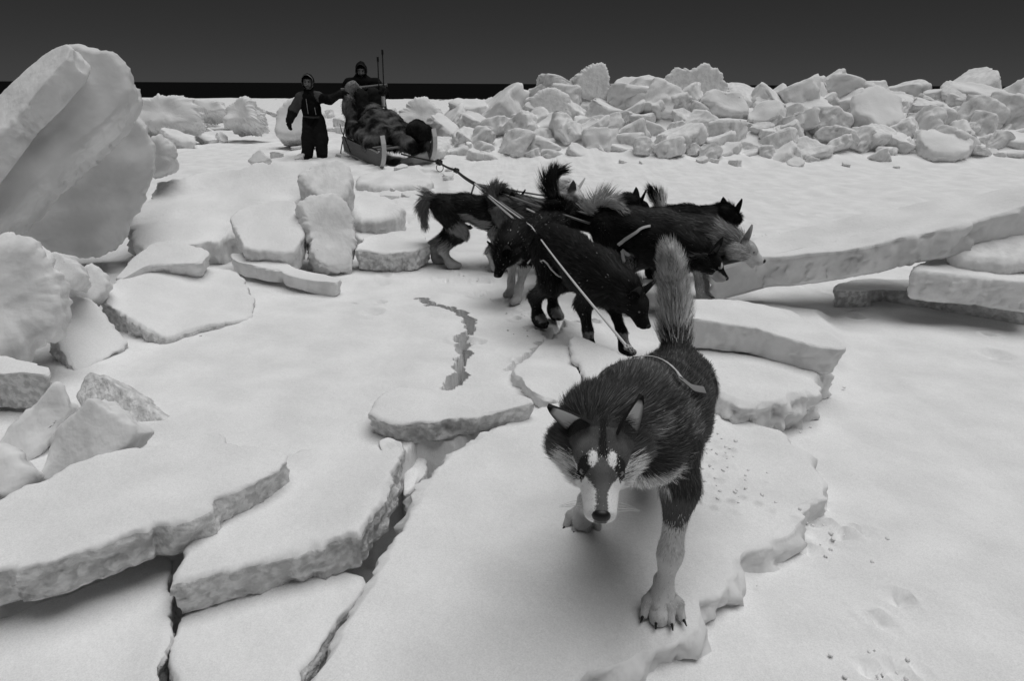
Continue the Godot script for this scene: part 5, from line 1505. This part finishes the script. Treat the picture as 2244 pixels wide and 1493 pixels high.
	var b: Array = [
		[P.call(Vector3(-3.765, 1.077, -13.46)), 0.15, P.call(Vector3(-3.759, 0.884, -13.46)), 0.165, JACKET],
		[P.call(Vector3(-3.759, 0.884, -13.46)), 0.165, P.call(Vector3(-3.745, 0.674, -13.46)), 0.17, JACKET],
		[P.call(Vector3(-3.925, 1.092, -13.46)), 0.1, P.call(Vector3(-3.611, 1.102, -13.46)), 0.1, SLEEVE],
		[P.call(Vector3(-3.952, 1.068, -13.46)), 0.095, P.call(Vector3(-4.096, 0.859, -13.44)), 0.088, SLEEVE],
		[P.call(Vector3(-4.096, 0.859, -13.44)), 0.085, P.call(Vector3(-4.164, 0.692, -13.38)), 0.07, CUFF],
		[P.call(Vector3(-3.595, 1.086, -13.46)), 0.09, P.call(Vector3(-3.396, 1.056, -13.4)), 0.08, JACKET],
		[P.call(Vector3(-3.396, 1.056, -13.4)), 0.08, P.call(Vector3(-3.185, 1.16, -13.4)), 0.065, CUFF],
		[P.call(Vector3(-3.814, 0.673, -13.46)), 0.13, P.call(Vector3(-3.861, 0.346, -13.42)), 0.125, TROUSER],
		[P.call(Vector3(-3.861, 0.346, -13.42)), 0.12, P.call(Vector3(-3.91, 0.077, -13.44)), 0.105, TROUSER],
		[P.call(Vector3(-3.651, 0.674, -13.46)), 0.13, P.call(Vector3(-3.615, 0.363, -13.44)), 0.125, TROUSER],
		[P.call(Vector3(-3.615, 0.363, -13.44)), 0.12, P.call(Vector3(-3.638, 0.077, -13.46)), 0.105, TROUSER],
		[P.call(Vector3(-3.919, 0.077, -13.44)), 0.075, P.call(Vector3(-3.914, -0.008, -13.36)), 0.07, BOOT],
		[P.call(Vector3(-3.629, 0.077, -13.46)), 0.075, P.call(Vector3(-3.607, -0.008, -13.38)), 0.07, BOOT],
		[P.call(Vector3(-3.789, 1.18, -13.46)), 0.085, P.call(Vector3(-3.779, 1.109, -13.46)), 0.12, JACKET]]
	var child_tone := func(p: Vector3, tg: int, _n: Vector3) -> float:
		var w := fbm.get_noise_3dv(p * 7.0)
		match tg:
			SLEEVE: return 0.07 + 0.015 * w
			CUFF: return 0.018 + 0.008 * w
			TROUSER: return 0.016 + 0.012 * maxf(w, 0.0)
			BOOT: return 0.01
		return 0.009 + 0.004 * w
	var child := person("child in a dark snowsuit and pale hood, one arm held out to the sled", ca, b, child_tone,
		[mitten(P.call(Vector3(-4.168, 0.676, -13.36)), Vector3(0.02, -1, 0.1), Vector3(0.8, 0, 0.4), 1.0), mitten(P.call(Vector3(-3.177, 1.16, -13.4)), Vector3(0.9, 0.25, 0.1), Vector3(0, -1, 0.2), 1.0)],
		P.call(Vector3(-3.774, 1.354, -13.44)), Vector3(0.12, -0.05, 1.0), 0.15, 0.0, [0.014, 0.16, 0.0])
	for q in [[Vector3(-3.791, 1.072, -13.28), Vector3(-3.77, 0.811, -13.26)], [Vector3(-3.647, 0.923, -13.28), Vector3(-3.631, 0.796, -13.27)]]:
		part("zip", bar(q[0] - ca, q[1] - ca, 0.006, 5), grey(0.25), child)
	part("belt", solid(tube(PackedVector3Array([P.call(Vector3(-3.881, 0.767, -13.34)), P.call(Vector3(-3.778, 0.755, -13.27)), P.call(Vector3(-3.683, 0.748, -13.26)), P.call(Vector3(-3.592, 0.753, -13.33))]), 0.018, 6)), grey(0.03), child)
	# the driver behind the sled frame
	var da := Vector3(-3.191, 0, -15.119)
	da = Vector3(Vector3(-3.062, 0.756, -14.75).x, 0.02, -14.75)
	var Q := func(p: Vector3) -> Vector3: return p - da
	var hip := Vector3(0.0, 0.86, 0.0)
	b = [
		[Q.call(Vector3(-3.007, 1.317, -14.5)), 0.21, hip + Vector3(0, 0.25, 0.1), 0.19, JACKET],
		[hip + Vector3(0, 0.25, 0.1), 0.19, hip, 0.18, JACKET],
		[Q.call(Vector3(-3.233, 1.316, -14.5)), 0.13, Q.call(Vector3(-2.744, 1.319, -14.5)), 0.13, JACKET],
		[Q.call(Vector3(-3.252, 1.308, -14.5)), 0.125, Q.call(Vector3(-3.344, 1.146, -14.45)), 0.11, SLEEVE],
		[Q.call(Vector3(-3.307, 1.163, -14.45)), 0.09, Q.call(Vector3(-3.14, 1.2, -14.2)), 0.07, CUFF],
		[Q.call(Vector3(-2.726, 1.31, -14.5)), 0.125, Q.call(Vector3(-2.564, 1.15, -14.45)), 0.11, SLEEVE],
		[Q.call(Vector3(-2.6, 1.167, -14.45)), 0.09, Q.call(Vector3(-2.55, 1.237, -14.2)), 0.07, CUFF],
		[hip + Vector3(-0.1, 0, 0), 0.13, Vector3(-0.13, 0.45, 0.05), 0.11, TROUSER],
		[Vector3(-0.13, 0.45, 0.05), 0.105, Vector3(-0.14, 0.09, 0.0), 0.09, BOOT],
		[Vector3(-0.14, 0.07, 0.0), 0.07, Vector3(-0.14, 0.06, 0.16), 0.06, BOOT],
		[hip + Vector3(0.1, 0, 0), 0.13, Vector3(0.13, 0.45, 0.05), 0.11, TROUSER],
		[Vector3(0.13, 0.45, 0.05), 0.105, Vector3(0.14, 0.09, 0.0), 0.09, BOOT],
		[Vector3(0.14, 0.07, 0.0), 0.07, Vector3(0.14, 0.06, 0.16), 0.06, BOOT],
		[Q.call(Vector3(-3.01, 1.469, -14.48)), 0.1, Q.call(Vector3(-3.012, 1.368, -14.5)), 0.15, JACKET]]
	var driver_tone := func(p: Vector3, tg: int, _n: Vector3) -> float:
		return (0.022 if tg == CUFF else 0.010) + 0.005 * fbm.get_noise_3dv(p * 7.0)
	person("bearded sled driver in a black hooded parka behind the sled frame", da, b, driver_tone,
		[mitten(Q.call(Vector3(-3.158, 1.2, -14.2)), Vector3(0.5, -0.1, 0.8), Vector3(0, -1, 0.3), 1.0), mitten(Q.call(Vector3(-2.551, 1.228, -14.2)), Vector3(-0.3, -0.1, 0.9), Vector3(0, -1, 0.3), -1.0)],
		Q.call(Vector3(-2.982, 1.561, -14.42)), Vector3(0.15, -0.12, 1.0), 0.15, 0.04, [0.010, 0.02, 0.45])

func rope(label: String, pts: Array, r: float, mat: Material, group := "tow lines of the dogs", called := "tow_line") -> Node3D:
	var base: Vector3 = pts[0]
	var t := thing(called, base, label, "rope", group)
	var line := PackedVector3Array()
	for i in pts.size() - 1:
		var a: Vector3 = pts[i]
		var b: Vector3 = pts[i + 1]
		var n := maxi(4, int(a.distance_to(b) / 0.12))
		for j in n:
			var q := float(j) / n
			line.append(a.lerp(b, q) - base + Vector3(0, -0.004 * a.distance_to(b) * sin(PI * q), 0))
	line.append((pts[-1] as Vector3) - base)
	part("cord", solid(tube(line, r, 6)), mat, t)
	return t

func knot(t: Node3D, at: Vector3, size: float, mat: Material) -> void:
	# a few overlapping loops of cord
	var all := {"v": PackedVector3Array(), "n": PackedVector3Array(), "idx": PackedInt32Array()}
	for k in 4:
		var pts := PackedVector3Array()
		var ax := Vector3(sin(k * 2.1), cos(k * 1.3), sin(k * 0.7 + 1.0)).normalized()
		var u := ax.cross(Vector3(0.3, 1, 0.2)).normalized()
		var w := ax.cross(u)
		for i in 13: pts.append(at + (u * cos(TAU * i / 12.0) + w * sin(TAU * i / 12.0) * 0.7) * size + ax * size * 0.4 * sin(i * 1.1))
		var tb := tube(pts, size * 0.3, 5)
		var o: int = all.v.size()
		all.v.append_array(tb.v)
		all.n.append_array(tb.n)
		for i in tb.idx: all.idx.append(i + o)
	part("knot", solid(all), mat, t)

func build_lines() -> void:
	var k0 := Vector3(-1.177, 0.173, -11.2)
	var k1 := Vector3(-0.302, 0.609, -5.5)
	var main := rope("thick dark braided rope from the sled to where the lines fan out", [Vector3(-1.877, 0.231, -11.9), k0, Vector3(-0.63, 0.442, -7.8), k1], 0.014, mats.rope, "", "main_rope")
	knot(main, k0 - main.position, 0.05, mats.rope)
	knot(main, Vector3(-0.63, 0.442, -7.8) - main.position, 0.03, mats.rope)
	var loop := PackedVector3Array()
	for i in 13: loop.append(Vector3(-1.145, 0.111, -11) - main.position + Vector3(cos(TAU * i / 12.0) * 0.055, sin(TAU * i / 12.0) * 0.06, 0))
	part("loop", solid(tube(loop, 0.006, 5)), mats.rope, main)
	var lead_at := Vector3(0.301, 0.709, -1.66)
	var l := rope("long pale tow line running over the black dog's back to the lead dog", [k1, Vector3(0.12, 0.506, -4.3), lead_at], 0.0042, mats.white_rope)
	knot(l, lead_at - l.position, 0.009, mats.webbing)
	knot(l, lead_at + Vector3(0.012, -0.008, 0.01) - l.position, 0.008, mats.dark_webbing)
	var r2 := rope("pale tow line to the all black dog with lowered head", [k1, Vector3(0.155, 0.475, -5), Vector3(0.271, 0.508, -3.95)], 0.006, mats.white_rope)
	knot(r2, Vector3(0.271, 0.508, -3.95) - r2.position, 0.012, mats.white_rope)
	rope("tow line dropping to the snow flecked black dog", [k1, Vector3(0.044, 0.487, -4.5)], 0.007, mats.white_rope)
	rope("tow line passing low to the pale faced dog", [k1, Vector3(0.094, 0.462, -4.75)], 0.008, mats.cord)
	rope("tow line to the dog with the tall black tail", [k1, Vector3(0.532, 0.496, -4.8)], 0.008, mats.cord)
	rope("tow line to the harnessed dog with the pale curled tail", [k1, Vector3(0.502, 0.499, -4.45)], 0.008, mats.cord)
	rope("tow line to the wolf grey dog behind the curled tail", [k1, Vector3(0.586, 0.436, -5.3), Vector3(1.005, 0.457, -4.75)], 0.008, mats.cord)
	rope("tow line to the black dog turned away from the pack", [k1, Vector3(0.666, 0.427, -5.7), Vector3(1.246, 0.42, -5.25)], 0.008, mats.cord)
	rope("short slack line falling to the dark saddled dog's back", [k1, Vector3(-0.356, 0.459, -5.7)], 0.008, mats.cord)

func _ready() -> void:
	var cam := Camera3D.new()
	cam.name = "camera"
	add_child(cam)
	cam.position = Vector3(0, 1.35, 0)
	cam.rotation_degrees = Vector3(-20.56, 0, 0.3)
	cam.fov = 2.0 * rad_to_deg(atan(746.5 / 1500.0))
	cam.near = 0.05
	cam.far = 30000.0
	cam.current = true
	var env := Environment.new()
	# dark even sky, a little lighter towards the horizon
	var img := Image.create(256, 128, false, Image.FORMAT_RGBF)
	for y in 128:
		var up := sin((0.5 - (y + 0.5) / 128.0) * PI)
		var v := 0.0105 + 0.026 * exp(-maxf(up, 0.0) * 13.0)
		for x in 256: img.set_pixel(x, y, Color(v, v, v))
	var sky_mat := PanoramaSkyMaterial.new()
	sky_mat.panorama = ImageTexture.create_from_image(img)
	var sky := Sky.new()
	sky.sky_material = sky_mat
	env.background_mode = Environment.BG_SKY
	env.sky = sky
	env.tonemap_mode = Environment.TONE_MAPPER_LINEAR
	env.tonemap_exposure = 1.46
	env.sdfgi_enabled = true
	env.ssao_enabled = true
	env.ssil_enabled = true
	var we := WorldEnvironment.new()
	we.name = "environment"
	we.environment = env
	add_child(we)
	var sun := DirectionalLight3D.new()
	sun.name = "sun"
	add_child(sun)
	# high sun behind thin cloud, almost overhead
	sun.look_at_from_position(Vector3(0.45, 2.2, -0.1), Vector3.ZERO)
	sun.light_energy = 0.5
	sun.light_angular_distance = 55.0
	sun.shadow_enabled = true
	fbm.seed = 4
	fbm.frequency = 1.0
	fbm.fractal_octaves = 4
	soft.seed = 14
	soft.frequency = 1.0
	soft.fractal_octaves = 2
	grain.seed = 8
	grain.frequency = 6.0
	grain.fractal_octaves = 3
	make_materials()
	build_ground()
	build_slabs()
	build_rubble()
	build_crumbs()
	build_sled()
	build_dogs()
	build_lines()
